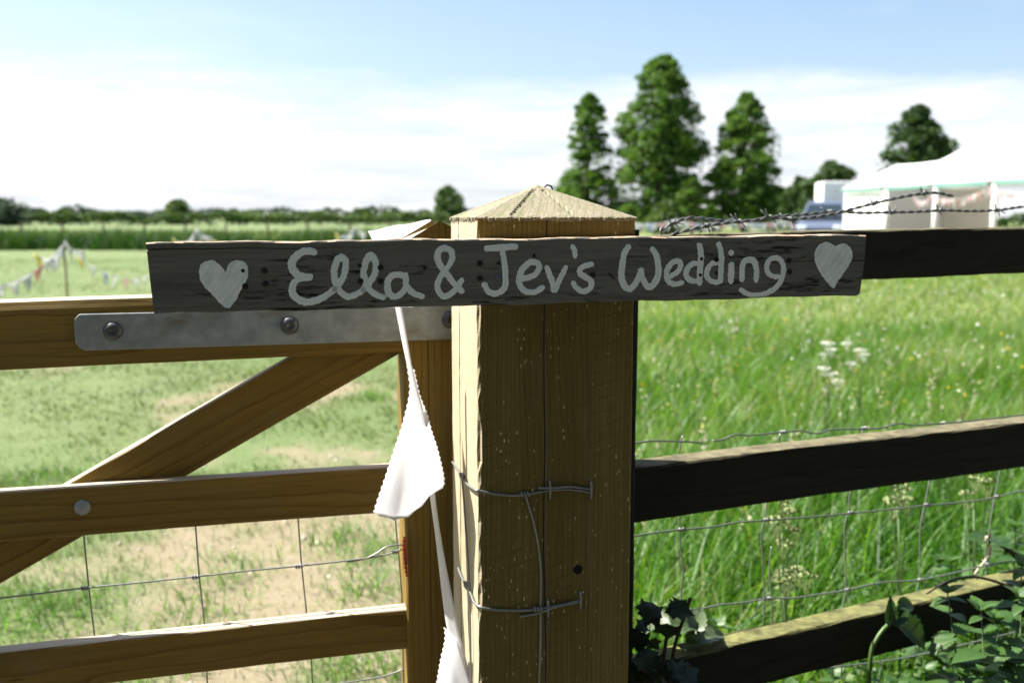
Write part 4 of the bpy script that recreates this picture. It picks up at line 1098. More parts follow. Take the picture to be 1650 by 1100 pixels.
# ------------------------------------------------------------------ white marquee
m, g = new_mat('marquee_canvas'); co = g.n('TexCoord').outputs['Object']
c = g.mix(g.noise(co, 1.2, 4), (0.80, 0.80, 0.80), (0.86, 0.86, 0.85))
M['canvas'] = done(m, g, g.n('MixShader', i0=0.18, i1=g.n('BsdfPrincipled', Base_Color=c, Roughness=0.6), i2=g.n('BsdfTranslucent', Color=c)))
M['green'] = plain('green_trim', (0.13, 0.30, 0.25), 0.7)
M['floor'] = plain('matting', (0.30, 0.25, 0.18), 0.9, 0, 0.3, 3)
M['lining'] = plain('cream_lining', (0.74, 0.70, 0.62), 0.8, 0, 0.08, 1.5)
u_ = V((1.7, -11.0, 0)).normalized(); v_ = V((-u_.y, u_.x, 0)); v_ = v_ if v_.x > 0 else -v_
A0 = V((13.2, 40.0, 0))
mq = empty('marquee', A0 + u_*6 + v_*3, 'white wedding marquee with green eaves trim, open on the side facing the field', 'marquee')
MM = frame(A0, u_, (0, 0, 1))
MM = Matrix(((u_.x, v_.x, 0, A0.x), (u_.y, v_.y, 0, A0.y), (0, 0, 1, 0), (0, 0, 0, 1)))
EZ = 2.42
def roof(name, x0, x1, hw, zr, y0=0.0):
    n = 30; vs = []; fs = []
    prof = []
    for k in range(13):
        t = k/12; y = y0 - 0.12 + (2*hw + 0.24)*t; s = 1 - abs(2*t - 1); z = EZ + (zr - EZ)*(s - 0.10*math.sin(math.pi*s)*0.4)
        prof.append((y, z))
    for i in range(n + 1):
        x = x0 + (x1 - x0)*i/n; bay = abs(((x - x0)/3.15) % 1.0 - 0.5)*2
        for (y, z) in prof: vs.append((x, y, z + 0.03*bay - 0.02))
    k = len(prof)
    for i in range(n):
        for j in range(k - 1): fs.append((i*k + j, (i+1)*k + j, (i+1)*k + j + 1, i*k + j + 1))
    fs += [tuple(range(k)), tuple(n*k + j for j in range(k-1, -1, -1))]
    mb = MB(); mb.v = vs; mb.f = fs; return mb.obj(name, M['canvas'], mq, MM)
roof('annex_roof', 0, 3.2, 2.2, 3.36); roof('main_roof', 3.2, 15.8, 3.1, 3.85)
MB().box((0.02, 0.0, 0), (3.18, 0.05, EZ - 0.02)).obj('side_panel', M['canvas'], mq, MM)
MB().box((0.0, 0.06, 0), (0.05, 4.3, EZ - 0.02)).obj('end_panel', M['canvas'], mq, MM)
MB().box((0.06, 4.25, 0), (3.18, 4.3, EZ - 0.02)).obj('rear_panel', M['lining'], mq, MM)
MB().box((3.2, 6.05, 0), (15.8, 6.1, EZ - 0.02)).obj('rear_panel', M['lining'], mq, MM)
MB().box((15.75, 0.1, 0), (15.8, 6.0, EZ - 0.02)).obj('end_panel', M['canvas'], mq, MM)
MB().box((0.05, 0.05, 0.005), (15.7, 6.0, 0.03)).obj('floor_matting', M['floor'], mq, MM)
for x in (3.2, 6.35, 9.5, 12.65, 15.75):
    mb = MB(); mb.tube([(x, 0.05, 0), (x, 0.05, EZ - 0.03)], 0.09, 10); mb.box((x - 0.16, -0.02, EZ - 0.14), (x + 0.16, 0.12, EZ - 0.03)); mb.obj('leg_pole', M['canvas'], mq, MM, True)
    MB().tube([(x, 5.95, 0), (x, 5.95, EZ - 0.03)], 0.06, 8).obj('leg_pole', M['canvas'], mq, MM, True)
for a, b in ((0.1, 3.0), (3.4, 6.2), (6.5, 9.35), (9.65, 12.5), (12.8, 15.6)):
    mb = MB(); n = 16
    for i in range(n):
        x0 = a + (b - a)*i/n; x1 = a + (b - a)*(i+1)/n
        mb.box((x0, -0.15, EZ - 0.13 - 0.03*(i % 2)), (x1 - 0.004, -0.135, EZ - 0.02))
    mb.obj('green_valance', M['green'], mq, MM)
# pink bunting under the eaves
def flags_on(root, pts, sag, nfl, size, mats, M0=I4, seed=0, cord=0.004):
    r = random.Random(seed); P = []
    for a, b in zip(pts[:-1], pts[1:]):
        a, b = V(a), V(b); n = 14
        for i in range(n): t = i/n; P.append(a.lerp(b, t) - V((0, 0, sag*4*t*(1 - t))))
    P.append(V(pts[-1]))
    MB().tube(P, cord, 5).obj('cord', PASTEL[0], root, M0)
    L = [0]
    for a, b in zip(P[:-1], P[1:]): L.append(L[-1] + (b - a).length)
    for k in range(nfl):
        d = L[-1]*(k + 0.5)/nfl; i = max(j for j in range(len(P) - 1) if L[j] <= d); t = (d - L[i])/max(1e-6, L[i+1] - L[i])
        p = P[i].lerp(P[i+1], t); tn = (P[i+1] - P[i]).normalized(); w = size*r.uniform(0.85, 1.1); hgt = w*1.25
        sw = V((-tn.y, tn.x, 0)); sway = r.uniform(-0.5, 0.5); dn = (V((0, 0, -1)) + sw*sway*0.6 + tn*r.uniform(-0.3, 0.3)).normalized()
        vs = []; fs = []; N = 5
        for ii in range(N + 1):
            q = ii/N; ww = w*(1 - q)*0.5 + 0.002
            c_ = p + dn*hgt*q + sw*0.10*w*math.sin(q*4 + k)
            vs += [c_ - tn*ww, c_ + sw*0.08*w*math.sin(q*3), c_ + tn*ww]
        for ii in range(N):
            for jj in range(2): fs.append((ii*3 + jj, ii*3 + jj + 1, ii*3 + jj + 4, ii*3 + jj + 3))
        mb = MB(); mb.v = [tuple(q) for q in vs]; mb.f = fs
        o = mb.obj('flag', mats[k % len(mats)] if mats else PASTEL[0], root, M0, True)
        md = o.modifiers.new('thickness', 'SOLIDIFY'); md.thickness = 0.003
mb_root = empty('bunting', MM @ V((9, -0.1, 2.1)), 'pink and white bunting looped under the eaves of the marquee', 'bunting')
flags_on(mb_root, [MM @ V((x, -0.12, z)) for x, z in ((5.2, 2.10), (6.35, 2.0), (9.5, 2.2), (12.65, 2.2), (15.7, 2.2))], 0.22, 48, 0.21, [PASTEL[1], PASTEL[0], PASTEL[4], PASTEL[0], PASTEL[1]], seed=2)
# trestle table in the tent
tb = empty('trestle_table', MM @ V((11.2, 1.4, 0)), 'trestle table with pale cloth standing inside the open marquee', 'table')
mb = MB().box((10.0, 1.0, 0.70), (12.4, 1.8, 0.74)); mb.obj('table_top', plain('table_cloth', (0.66, 0.52, 0.46), 0.8), tb, MM)
MB().box((9.99, 0.985, 0.25), (12.41, 0.995, 0.72)).obj('cloth_front', plain('cloth_front', (0.72, 0.66, 0.62), 0.8), tb, MM)
for x in (10.15, 12.2):
    for y in (1.1, 1.7): MB().tube([(x, y, 0.03), (x, y, 0.7)], 0.025, 6).obj('leg', M['galv'], tb, MM)

# white trailer behind and the parked car
M['white'] = plain('white_panel', (0.80, 0.80, 0.80), 0.4, 0, 0.03, 2)
M['tyre'] = plain('tyre', (0.02, 0.02, 0.02), 0.85); M['hub'] = plain('alloy', (0.4, 0.4, 0.42), 0.35, 0.7)
m, g = new_mat('car_glass'); M['glass'] = done(m, g, g.n('BsdfPrincipled', Base_Color=(0.02, 0.03, 0.04), Roughness=0.08))
m, g = new_mat('car_paint'); p_ = g.n('BsdfPrincipled', Base_Color=(0.16, 0.19, 0.26), Roughness=0.28, Metallic=0.4); p_.inputs['Coat Weight'].default_value = 0.6; M['carpaint'] = done(m, g, p_)
M['lamp'] = plain('headlamp', (0.75, 0.77, 0.80), 0.15, 0.1)
tp = at(1355, 330, 46.0)
tr = empty('box_trailer', (tp.x + 0.6, 46.0, 0), 'plain white box trailer standing beyond the left end of the marquee', 'trailer')
Tm = Matrix.Translation((tp.x - 0.85, 46.0, 0)) @ Matrix.Rotation(R(-6), 4, 'Z')
o = MB().box((0, 0, 0.55), (3.6, 1.9, 2.92)).obj('body', M['white'], tr, Tm); md = o.modifiers.new('b', 'BEVEL'); md.width = 0.06; md.segments = 3
MB().box((0.5, -0.02, 0.75), (1.3, -0.005, 2.5)).obj('door', plain('trailer_door', (0.72, 0.72, 0.73), 0.4), tr, Tm)
MB().box((-0.02, 0.05, 0.42), (3.62, 1.85, 0.545)).obj('chassis', M['tyre'], tr, Tm)
for y in (0.05, 1.7):
    MB().lathe([(0.30, 0), (0.33, 0.04), (0.33, 0.15), (0.30, 0.19)], 20, 'y', (2.0, y - 0.03, 0.33)).obj('wheel', M['tyre'], tr, Tm)
def car(loc, rz):
    root = empty('parked_car', loc, 'tall blue grey estate car parked beside the white tent wall', 'car', rz=rz); root.scale = (1.16, 1.12, 1.32)
    W = 1.70
    low = [(-2.0, .32), (-2.03, .62), (-1.95, .86), (-1.75, .95), (0.75, .93), (1.55, .84), (1.95, .70), (2.02, .50), (1.98, .30), (1.68, .24), (1.60, .42), (1.42, .58), (1.20, .60), (0.98, .50), (0.88, .26), (-0.92, .26), (-1.02, .50), (-1.24, .60), (-1.46, .58), (-1.64, .42), (-1.72, .26)]
    cab = [(-1.86, .94), (-1.62, 1.36), (-1.35, 1.47), (-0.2, 1.50), (0.15, 1.42), (0.98, .93)]
    Mx = WM(root)
    def prism(prof, w0, w1, zsp=None):
        n = len(prof); vs = []
        for sg in (-1, 1):
            for x, z in prof:
                ww = w0/2 if zsp is None else w0/2 + (w1 - w0)/2*(z - zsp[0])/(zsp[1] - zsp[0])
                vs.append((x, sg*ww, z))
        fs = [tuple(range(n)), tuple(range(2*n - 1, n - 1, -1))] + [(j, n + j, n + (j+1) % n, (j+1) % n) for j in range(n)]
        mb = MB(); mb.v = vs; mb.f = fs; return mb
    o = prism(low, W, W).obj('body', M['carpaint'], root, Mx); md = o.modifiers.new('b', 'BEVEL'); md.width = 0.05; md.segments = 3; md.limit_method = 'ANGLE'
    o = prism(cab, W - 0.10, W - 0.42, (.94, 1.50)).obj('cabin', M['carpaint'], root, Mx); md = o.modifiers.new('b', 'BEVEL'); md.width = 0.04; md.segments = 2
    yw = lambda z: (W - 0.10)/2 + (-0.32)/2*(z - .94)/(.56) + 0.006
    for sg in (-1, 1):
        for q in ([(-1.62, .98), (-1.48, 1.33), (-0.52, 1.40), (-0.50, .98)], [(-0.43, .98), (-0.45, 1.40), (0.05, 1.37), (0.80, .98)]):
            mb = MB(); mb.v = [(x, sg*yw(z), z) for x, z in q] + [(x, sg*(yw(z) - 0.02), z) for x, z in q]
            mb.f = [(0, 1, 2, 3), (7, 6, 5, 4), (0, 4, 5, 1), (1, 5, 6, 2), (2, 6, 7, 3), (3, 7, 4, 0)]; mb.obj('side_window', M['glass'], root, Mx)
    for nm, (xa, za), (xb, zb2) in (('windscreen', (1.00, .95), (0.20, 1.40)), ('rear_window', (-1.88, 0.99), (-1.66, 1.33))):
        dx = 0.012 if nm == 'windscreen' else -0.012
        mb = MB(); ya, yb = yw(za) - 0.10, yw(zb2) - 0.09
        mb.v = [(xa + dx, -ya, za + .012), (xa + dx, ya, za + .012), (xb + dx, yb, zb2 + .012), (xb + dx, -yb, zb2 + .012)] + [(xa, -ya, za), (xa, ya, za), (xb, yb, zb2), (xb, -yb, zb2)]
        mb.f = [(0, 1, 2, 3), (7, 6, 5, 4), (0, 4, 5, 1), (1, 5, 6, 2), (2, 6, 7, 3), (3, 7, 4, 0)]; mb.obj(nm, M['glass'], root, Mx)
    for x in (-1.33, 1.30):
        for sg in (-1, 1):
            wv_ = MB().lathe([(0.24, 0), (0.30, 0.02), (0.315, 0.06), (0.315, 0.15), (0.30, 0.19), (0.2, 0.2)], 24, 'y', (x, sg*0.76 - 0.1, 0.315)).obj('wheel', M['tyre'], root, Mx)
            MB().lathe([(0.20, 0), (0.21, 0.01), (0.1, 0.03), (0.03, 0.02)], 18, 'y', (x, sg*0.885 - (0.0 if sg > 0 else 0.02), 0.315)).obj('rim', M['hub'], wv_, Mx)
    for sg in (-1, 1):
        for nm, x, z, mt in (('headlight', 1.90, .66, 'lamp'), ('tail_light', -2.0, .78, 'red')):
            o = MB().box((x - 0.08, sg*0.62 - 0.16, z - 0.07), (x + 0.09, sg*0.62 + 0.16, z + 0.07)).obj(nm, M[mt], root, Mx)
            md = o.modifiers.new('b', 'BEVEL'); md.width = 0.04; md.segments = 2
    MB().box((1.99, -0.26, 0.40), (2.04, 0.26, 0.51)).obj('number_plate', M['white'], root, Mx)
    MB().box((1.96, -0.5, 0.54), (2.03, 0.5, 0.62)).obj('grille', M['tyre'], root, Mx)
cp = at(1330, 350, 43.0)
car((cp.x + 0.1, 43.4, 0), R(-112))

# ------------------------------------------------------------------ bunting lines on poles across the field
M['cane'] = plain('pole_wood', (0.20, 0.15, 0.09), 0.8, 0, 0.3, 10)
def pole(px, D, ztop, label):
    p = at(px, 400, D); root = empty('bunting_pole', (p.x, D, 0), label, 'pole', 'poles carrying bunting across the field')
    MB().tube([(p.x, D, -0.1), (p.x + 0.01, D, ztop*0.5), (p.x, D, ztop)], [0.016, 0.014, 0.012], 7).obj('shaft', M['cane'], root, I4)
    MB().tube([(p.x - 0.03, D, ztop - 0.03), (p.x + 0.03, D, ztop - 0.02)], 0.012, 6).obj('tie', PASTEL[0], root, I4)
    return V((p.x, D, ztop))
T0 = pole(-150, 12.0, 0.92, 'bunting pole outside the left edge of the view')
T1 = pole(103, 13.0, 0.955, 'thin bunting pole at the left on the mown grass')
T2 = pole(316, 17.0, 1.065, 'second bunting pole, seen just above the left end of the sign')
T3 = pole(572, 22.0, 1.06, 'third bunting pole, seen just above the middle of the gate')
for a, b, sg, nf, lb, sd_ in ((T0, T1, 0.50, 12, 'pastel bunting line running out of the left edge', 4), (T1, T2, 0.62, 14, 'sagging pastel bunting between the two left poles', 7), (T2, T3, 0.5, 16, 'pastel bunting showing above the board between far poles', 9)):
    rt = empty('bunting', a.lerp(b, 0.5), lb, 'bunting', 'bunting lines across the mown field')
    flags_on(rt, [a, b], sg, nf, 0.16, [PASTEL[i] for i in (0, 2, 0, 3, 0, 1, 0, 0, 0, 4, 0)], seed=sd_)
# extra knot of flags tied at the pole tops
for k, (T, lb) in enumerate(((T1, 'bundle of loose flags tied at the top of the left pole'), (T2, 'white flags bunched on the pole above the sign'), (T3, 'white flags bunched above the gate'))):
    rt = empty('flag_bundle', T, lb, 'bunting', 'flags bunched at pole tops')
    r = random.Random(k + 3)
    flags_on(rt, [T + V((-0.42, 0.05, -0.10)), T + V((-0.15, 0, -0.16)), T + V((0.02, 0, 0.04)), T + V((0.25, 0.05, -0.08))], 0.06, 6, 0.16, [PASTEL[i] for i in (2, 0, 0, 3, 0, 0)], seed=k)
# pale bunting on low posts below the tall trees
prevq = None
for k, px in enumerate((1000, 1090, 1180, 1262, 1320)):
    D = 44.0 + 0.3*k
    q = pole(px, D, 1.22, ['first', 'second', 'third', 'fourth', 'fifth'][k] + ' low post of the row below the tall trees, counted from the square post')
    if prevq is not None:
        rt = empty('bunting', prevq.lerp(q, 0.5), ['pale flags left of the row below the slim tree', 'pale flags below the tallest tree', 'pale flags below the gap right of the tallest tree', 'pale flags below the broad-footed tree'][k-1], 'bunting', 'pale bunting below the tall trees')
        flags_on(rt, [prevq, q], 0.22, 9, 0.34, [PASTEL[i] for i in ((0, 1, 0, 0, 3) if k % 2 else (0, 0, 1, 3, 0))], seed=20 + k, cord=0.006)
    prevq = q
# wire fence with wooden posts beyond the mown field
M['greypost'] = plain('grey_fence_post', (0.16, 0.13, 0.09), 0.9, 0, 0.35, 6)
wf = empty('post_and_wire_fence', (-10, 43, 0), 'thin post and wire fence beyond the mown field on the left', 'fence')
fp = []
for k in range(16):
    px = -30 + 66*k; D = 43.0 + 0.15*k; p = at(px, 400, D); fp.append(p)
    MB().tube([(p.x, D, -0.1), (p.x + 0.01*math.sin(k*3), D, 1.08 + 0.05*math.sin(k*7))], [0.05, 0.045], 7).obj('post', M['greypost'], wf, I4)
for z in (0.35, 0.65, 0.95):
    MB().tube([(p.x, p.y, z) for p in fp], 0.005, 4).obj('line_wire', M['wire'], wf, I4)

# ------------------------------------------------------------------ grass and meadow plants
def blades(name, P, h, w, lean, r, mat, rnd=None, label=None, cat='grass', seg=3, bend=1.0):
    """P (n,2) feet, h heights, w widths; each blade a bending strip"""
    n = len(P); a = r.random(n)*2*math.pi
    ld = np.stack([np.cos(a), np.sin(a)], 1); sdv = np.stack([-np.sin(a + 0.6*r.normal(size=n)), np.cos(a + 0.6*r.normal(size=n))], 1)
    z0 = np.zeros(n) - 0.01
    rows = []
    for k in range(seg + 1):
        t = k/seg
        off = ld*(lean*h*bend*t**1.8)[:, None]
        z = z0 + h*(t - 0.35*lean*t*t)
        ww = w*(1 - t**1.6)*0.5
        c = np.column_stack([P + off, z])
        if k < seg:
            rows += [c + np.column_stack([sdv*ww[:, None], np.zeros(n)]), c - np.column_stack([sdv*ww[:, None], np.zeros(n)])]
        else: rows.append(c)
    m_ = 2*seg + 1
    v = np.stack(rows, 1).reshape(-1, 3); b0 = (np.arange(n)*m_)[:, None]
    fi = []; lt = []
    quads = [np.concatenate([b0 + 2*k, b0 + 2*k + 1, b0 + 2*k + 3, b0 + 2*k + 2], 1) for k in range(seg - 1)]
    tri = np.concatenate([b0 + 2*(seg-1), b0 + 2*(seg-1) + 1, b0 + 2*seg], 1)
    fi = np.concatenate([q.ravel() for q in quads] + [tri.ravel()]); lt = np.concatenate([np.full(n*(seg-1), 4), np.full(n, 3)])
    rr = r.random(n) if rnd is None else rnd
    o = link(name, np_mesh(name, v, fi, lt, mat, np.repeat(rr, m_)))
    return tag(o, label, cat, kind='stuff')
M['tallgrass'] = leafy('meadow_grass', (0.020, 0.086, 0.005), (0.066, 0.182, 0.013), (0.135, 0.262, 0.032), 0.52, 0.42, 0.35, dry=(0.24, 0.25, 0.10))
M['lawn'] = leafy('mown_grass', (0.068, 0.120, 0.026), (0.105, 0.155, 0.046), (0.145, 0.182, 0.075), 0.35, 0.5, 0.3, dry=(0.27, 0.22, 0.12))
M['seed'] = leafy('seed_heads', (0.24, 0.27, 0.13), (0.33, 0.34, 0.20), (0.42, 0.41, 0.30), 0.4)
def scatter(n, y0, y1, xa, xb, r, pw=1.0):
    """even scatter over the strip of ground between y0 and y1, x between xa*y and xb*y"""
    y = np.sqrt(r.random(n)*(y1*y1 - y0*y0) + y0*y0); x = y*(xa + (xb - xa)*r.random(n)); return x, y
r = np.random.default_rng(101)
FL = lambda x: corner.y + 0.10 + (x - corner.x)*math.tan(R(FA))       # back of the rail fence
M['fargrass'] = leafy('pale_meadow_grass', (0.110, 0.200, 0.036), (0.155, 0.240, 0.060), (0.205, 0.275, 0.095), 0.5, 0.42, 0.35, dry=(0.34, 0.33, 0.20))  # paler tone for the grass further out
M['midgrass'] = leafy('mid_meadow_grass', (0.050, 0.140, 0.012), (0.098, 0.208, 0.026), (0.150, 0.258, 0.048), 0.52, 0.42, 0.35, dry=(0.30, 0.29, 0.15))
def tall_patch(n, y0, y1, hlo, hhi, w, sd, mt='tallgrass'):
    r = np.random.default_rng(sd); x, y = scatter(n, y0, y1, -0.02, 0.80, r)
    cl = fbm(x*2.2 + 9, y*2.2, 3)
    keep = (tall_zone(x, y) > r.random(n)) & (y > FL(x) + 0.10) & (r.random(n) < 0.35 + 1.3*cl)
    x, y, cl = x[keep], y[keep], cl[keep]; n = len(x)
    big = fbm(x*0.55 + 3, y*0.55 + 8, 3)
    h = (hlo + (hhi - hlo)*r.random(n))*(0.55 + 0.9*big)
    return blades('meadow_grass', np.column_stack([x, y]), h, w*(0.6 + 0.8*r.random(n)), 0.25 + 0.6*r.random(n), r, M[mt], np.clip(0.75*r.random(n)*1.1 + (cl - 0.5)*0.9 + 0.12, 0, 1))
for o, lb in ((tall_patch(26000, 1.45, 4.2, 0.24, 0.64, 0.0098, 1), 'lush long grass just behind the rail fence'),
              (tall_patch(46000, 4.2, 10.5, 0.18, 0.42, 0.010, 2, 'midgrass'), 'long meadow grass in the middle distance behind the rails'),
              (tall_patch(42000, 10.5, 26, 0.12, 0.24, 0.018, 3, 'fargrass'), 'paler far meadow grass towards the marquee'),
              (tall_patch(26000, 26, 60, 0.12, 0.24, 0.045, 4, 'fargrass'), 'distant meadow grass seen between the top rail and the tall trees')):
    o['label'] = lb; o['category'] = 'grass'
def seed_heads(n, y0, y1, sd, label):
    r = np.random.default_rng(sd); x, y = scatter(n, y0, y1, 0.02, 0.8, r); k = (tall_zone(x, y) > 0.9) & (y > FL(x) + 0.25) & (fbm(x*0.8, y*0.8, 3) > 0.42); x, y = x[k], y[k]; n = len(x)
    h = 0.50 + 0.28*r.random(n); V_ = []; F_ = []; c = 0; rn = []
    C = np.repeat(np.column_stack([x, y, h]), 9, 0); C[:, 2] += np.tile(np.linspace(-0.05, 0.03, 9), n); C[:, :2] += r.normal(size=(len(C), 2))*0.006
    v, idx, lt, rn = leaf_cards(C, 0.016, r, 1.0)
    sx_ = np.column_stack([x, y, np.zeros(n)]); st = 0.0011
    sv = np.stack([sx_ + [-st, 0, 0], sx_ + [st, 0, 0], sx_ + np.column_stack([r.normal(size=n)*0.0, np.zeros(n), h])], 1).reshape(-1, 3)
    si = np.arange(3*n) + len(v)
    return tag(link('grass_seed_heads', np_mesh('seed_heads', np.concatenate([v, sv]), np.concatenate([idx, si]), np.concatenate([lt, np.full(n, 3)]), M['seed'], np.concatenate([rn, np.full(3*n, .4)]))), label, 'grass', kind='stuff')
seed_heads(260, 2.0, 6, 5, 'pale feathery grass seed heads behind the fence'); seed_heads(700, 6, 12, 6, 'pale seed heads scattered over the far meadow')
# mown side
def lawn_patch(n, y0, y1, hlo, hhi, w, sd, label):
    r = np.random.default_rng(sd); x, y = scatter(n, y0, y1, -0.72, 0.16, r)
    b = bare_mask(x, y); cl = fbm(x*4, y*4, 3)
    keep = (tall_zone(x, y) < r.random(n)) & (r.random(n) < (1 - 0.93*b)*(0.55 + 0.7*cl))
    x, y, cl, b = x[keep], y[keep], cl[keep], b[keep]; n = len(x)
    h = (hlo + (hhi - hlo)*r.random(n))*(0.5 + 1.1*cl**1.5)
    o = blades('mown_grass', np.column_stack([x, y]), h, w*(0.6 + 0.8*r.random(n)), 0.4 + 0.8*r.random(n), r, M['lawn'], np.clip(0.8*r.random(n) + 0.35*fbm(x*1.3, y*1.3 + 5, 3) - 0.08 + 0.25*b, 0, 1), seg=2)
    o['label'] = label; o['category'] = 'grass'
lawn_patch(60000, 2.0, 5.0, 0.02, 0.07, 0.0042, 11, 'short patchy grass on the trodden ground just behind the gate')
lawn_patch(60000, 5.0, 11, 0.02, 0.06, 0.008, 12, 'thin mown grass further behind the gate')
lawn_patch(50000, 11, 32, 0.02, 0.06, 0.020, 13, 'mown grass below the bunting lines')
M['straw'] = leafy('trodden_straw', (0.14, 0.15, 0.055), (0.23, 0.20, 0.105), (0.32, 0.265, 0.155), 0.25)
r = np.random.default_rng(16); x, y = scatter(60000, 2.0, 9.0, -0.66, 0.10, r); b = bare_mask(x, y); k = r.random(len(x)) < 0.15 + 0.65*b; x, y = x[k], y[k]; n = len(x)
blades('trodden_grass', np.column_stack([x, y]), 0.010 + 0.030*r.random(n)**2, 0.0030*(0.6 + 0.9*r.random(n)), 0.9 + 0.9*r.random(n), r, M['straw'], np.clip(r.random(n)*0.8 + 0.3*(fbm(x*2, y*2, 3) - 0.3), 0, 1), 'trodden yellowish grass stubble on the bare soil behind the gate', seg=2)
# lusher tufts on the trodden ground
r = np.random.default_rng(14); tx = []; 
for px, py in ((590, 955), (560, 870), (610, 900), (40, 1010), (120, 990), (250, 1070), (610, 1085), (560, 1080), (300, 1010), (60, 960), (360, 930), (600, 640), (70, 770), (380, 690)):
    rr_ = ray(px, py); k = -CAM_H/rr_.z; c_ = CAMP + rr_*k; n = 260
    tx.append(np.column_stack([c_.x + r.normal(size=n)*0.10, c_.y + r.normal(size=n)*0.13]))
P = np.concatenate(tx)
o = blades('grass_tufts', P, 0.04 + 0.09*r.random(len(P)), 0.0045*(0.6 + 0.8*r.random(len(P))), 0.5 + 0.7*r.random(len(P)), r, M['tallgrass'], 0.35 + 0.5*r.random(len(P)), 'greener tufts of grass between the bare patches', seg=2)
# little stones and clods
r = np.random.default_rng(15); x, y = scatter(700, 2.2, 7, -0.6, 0.05, r); k = bare_mask(x, y) > 0.3; x, y = x[k], y[k]
mb = MB()
for a, b in zip(x, y):
    s = 0.004 + 0.012*random.random()**2
    mb.add([(a + s, b, 0.003), (a, b + s, 0.003), (a - s, b, 0.003), (a, b - s, 0.003), (a + s*.3, b + s*.2, 0.003 + s*0.8)], [(0, 1, 4), (1, 2, 4), (2, 3, 4), (3, 0, 4)])
tag(mb.obj('pebbles', plain('pebble', (0.42, 0.38, 0.32), 0.9, 0, 0.4, 40)), 'small pale stones lying on the bare soil', 'stones', kind='stuff')
# dark weeds below the wire fence, far left
def weed_strip(n, D0, D1, xa, xb, h, sd, label, mat='tallgrass', w=0.05):
    r = np.random.default_rng(sd); x, y = scatter(n, D0, D1, xa, xb, r); cl = fbm(x*0.5, y*0.5 + 3, 3); k = r.random(n) < cl*1.6; x, y, cl = x[k], y[k], cl[k]; n = len(x)
    o = blades('rough_grass', np.column_stack([x, y]), h*(0.4 + 1.1*cl)*(0.6 + 0.6*r.random(n)), np.full(n, w), 0.2 + 0.4*r.random(n), r, M[mat], np.clip(r.random(n)*0.6 + (cl - .5), 0, 1), seg=2); o['label'] = label; o['category'] = 'grass'
M['weed'] = leafy('rank_weeds', (0.020, 0.060, 0.008), (0.035, 0.085, 0.012), (0.060, 0.120, 0.020), 0.3)
weed_strip(9000, 39, 43, -0.60, 0.02, 0.85, 21, 'rank dark grass along the foot of the far wire fence', 'weed')
weed_strip(14000, 46, 78, -0.62, 0.05, 0.5, 22, 'tall hay meadow beyond the wire fence', 'lawn', 0.09)
# cow parsley and other single plants
def umbel_mesh(name, col, size, seed, n=60):
    r = np.random.default_rng(seed); a = r.random(n)*6.28; q = np.sqrt(r.random(n))*size
    C = np.column_stack([q*np.cos(a), q*np.sin(a), 0.012 - 0.25*q*q/size + 0.004*r.random(n)])
    v, idx, lt, rn = leaf_cards(C, 0.010, r, 3.0)
    mb = MB(); mb.v = [tuple(p) for p in v]; mb.f = [tuple(idx[i*3:i*3+3]) for i in range(len(lt))]
    for k in range(9):
        a_ = 6.28*k/9; mb.tube([(0, 0, -0.035), (size*0.6*math.cos(a_), size*0.6*math.sin(a_), 0.0)], 0.0007, 4)
    return mb.mesh(name, col)
M['umbel'] = plain('white_umbel', (0.72, 0.74, 0.66), 0.8); M['cream'] = plain('cream_flower', (0.24, 0.29, 0.12), 0.8)
M['stem'] = plain('green_stem', (0.06, 0.115, 0.022), 0.5, 0, 0.3, 60)
um = [umbel_mesh('umbel', M['umbel'], 0.028, k) for k in range(3)]
um_c = [umbel_mesh('cream_umbel', M['cream'], 0.020, 10 + k, 34) for k in range(3)]
def parsley(heads, D, label, meshes, grp):
    p0 = at(heads[0][0], heads[0][1], D); root = empty('cow_parsley', (p0.x, D, 0), label, 'flower', grp)
    MB().tube([(p0.x, D, -0.02), (p0.x + 0.02, D, p0.z*0.55), (p0.x, D, p0.z - 0.06)], [0.004, 0.003, 0.002], 6).obj('stem', M['stem'], root, I4, True)
    for k, (x, y) in enumerate(heads):
        q = at(x, y, D + 0.05*math.sin(k*4)); s = random.uniform(0.75, 1.15)
        MB().tube([(p0.x + 0.01, D, p0.z*0.55 + 0.02*k), q + V((0, 0, -0.03))], [0.002, 0.0012], 5).obj('stalk', M['stem'], root, I4)
        link('flower_head', meshes[k % 3], root, Matrix.Translation(q) @ Matrix.Rotation(random.uniform(-.3, .3), 4, 'X') @ Matrix.Rotation(k, 4, 'Z') @ Matrix.Scale(s, 4))
parsley([(1334, 556), (1340, 566), (1327, 573), (1364, 555)], 4.6, 'white cow parsley heads in the meadow below the right heart', um, 'white umbels in the meadow')
parsley([(1386, 567), (1372, 588), (1393, 574)], 4.7, 'white cow parsley just right of the first heads', um, 'white umbels in the meadow')
parsley([(1328, 596), (1343, 606), (1350, 617)], 4.4, 'lower white cow parsley heads below the others', um, 'white umbels in the meadow')
parsley([(1262, 812), (1272, 830), (1252, 846), (1280, 860)], 1.95, 'creamy flower spray in the grass between the first wires', um_c, 'creamy flowers behind the netting')
parsley([(1262, 880), (1285, 925), (1300, 935), (1268, 940)], 1.9, 'creamy flower spray low down near the bottom rail', um_c, 'creamy flowers behind the netting')
parsley([(1450, 790), (1462, 810), (1440, 815)], 2.05, 'creamy flower spray under the middle rail', um_c, 'creamy flowers behind the netting')
parsley([(1572, 775), (1590, 782), (1560, 800)], 2.0, 'creamy flower spray near the right edge', um_c, 'creamy flowers behind the netting')
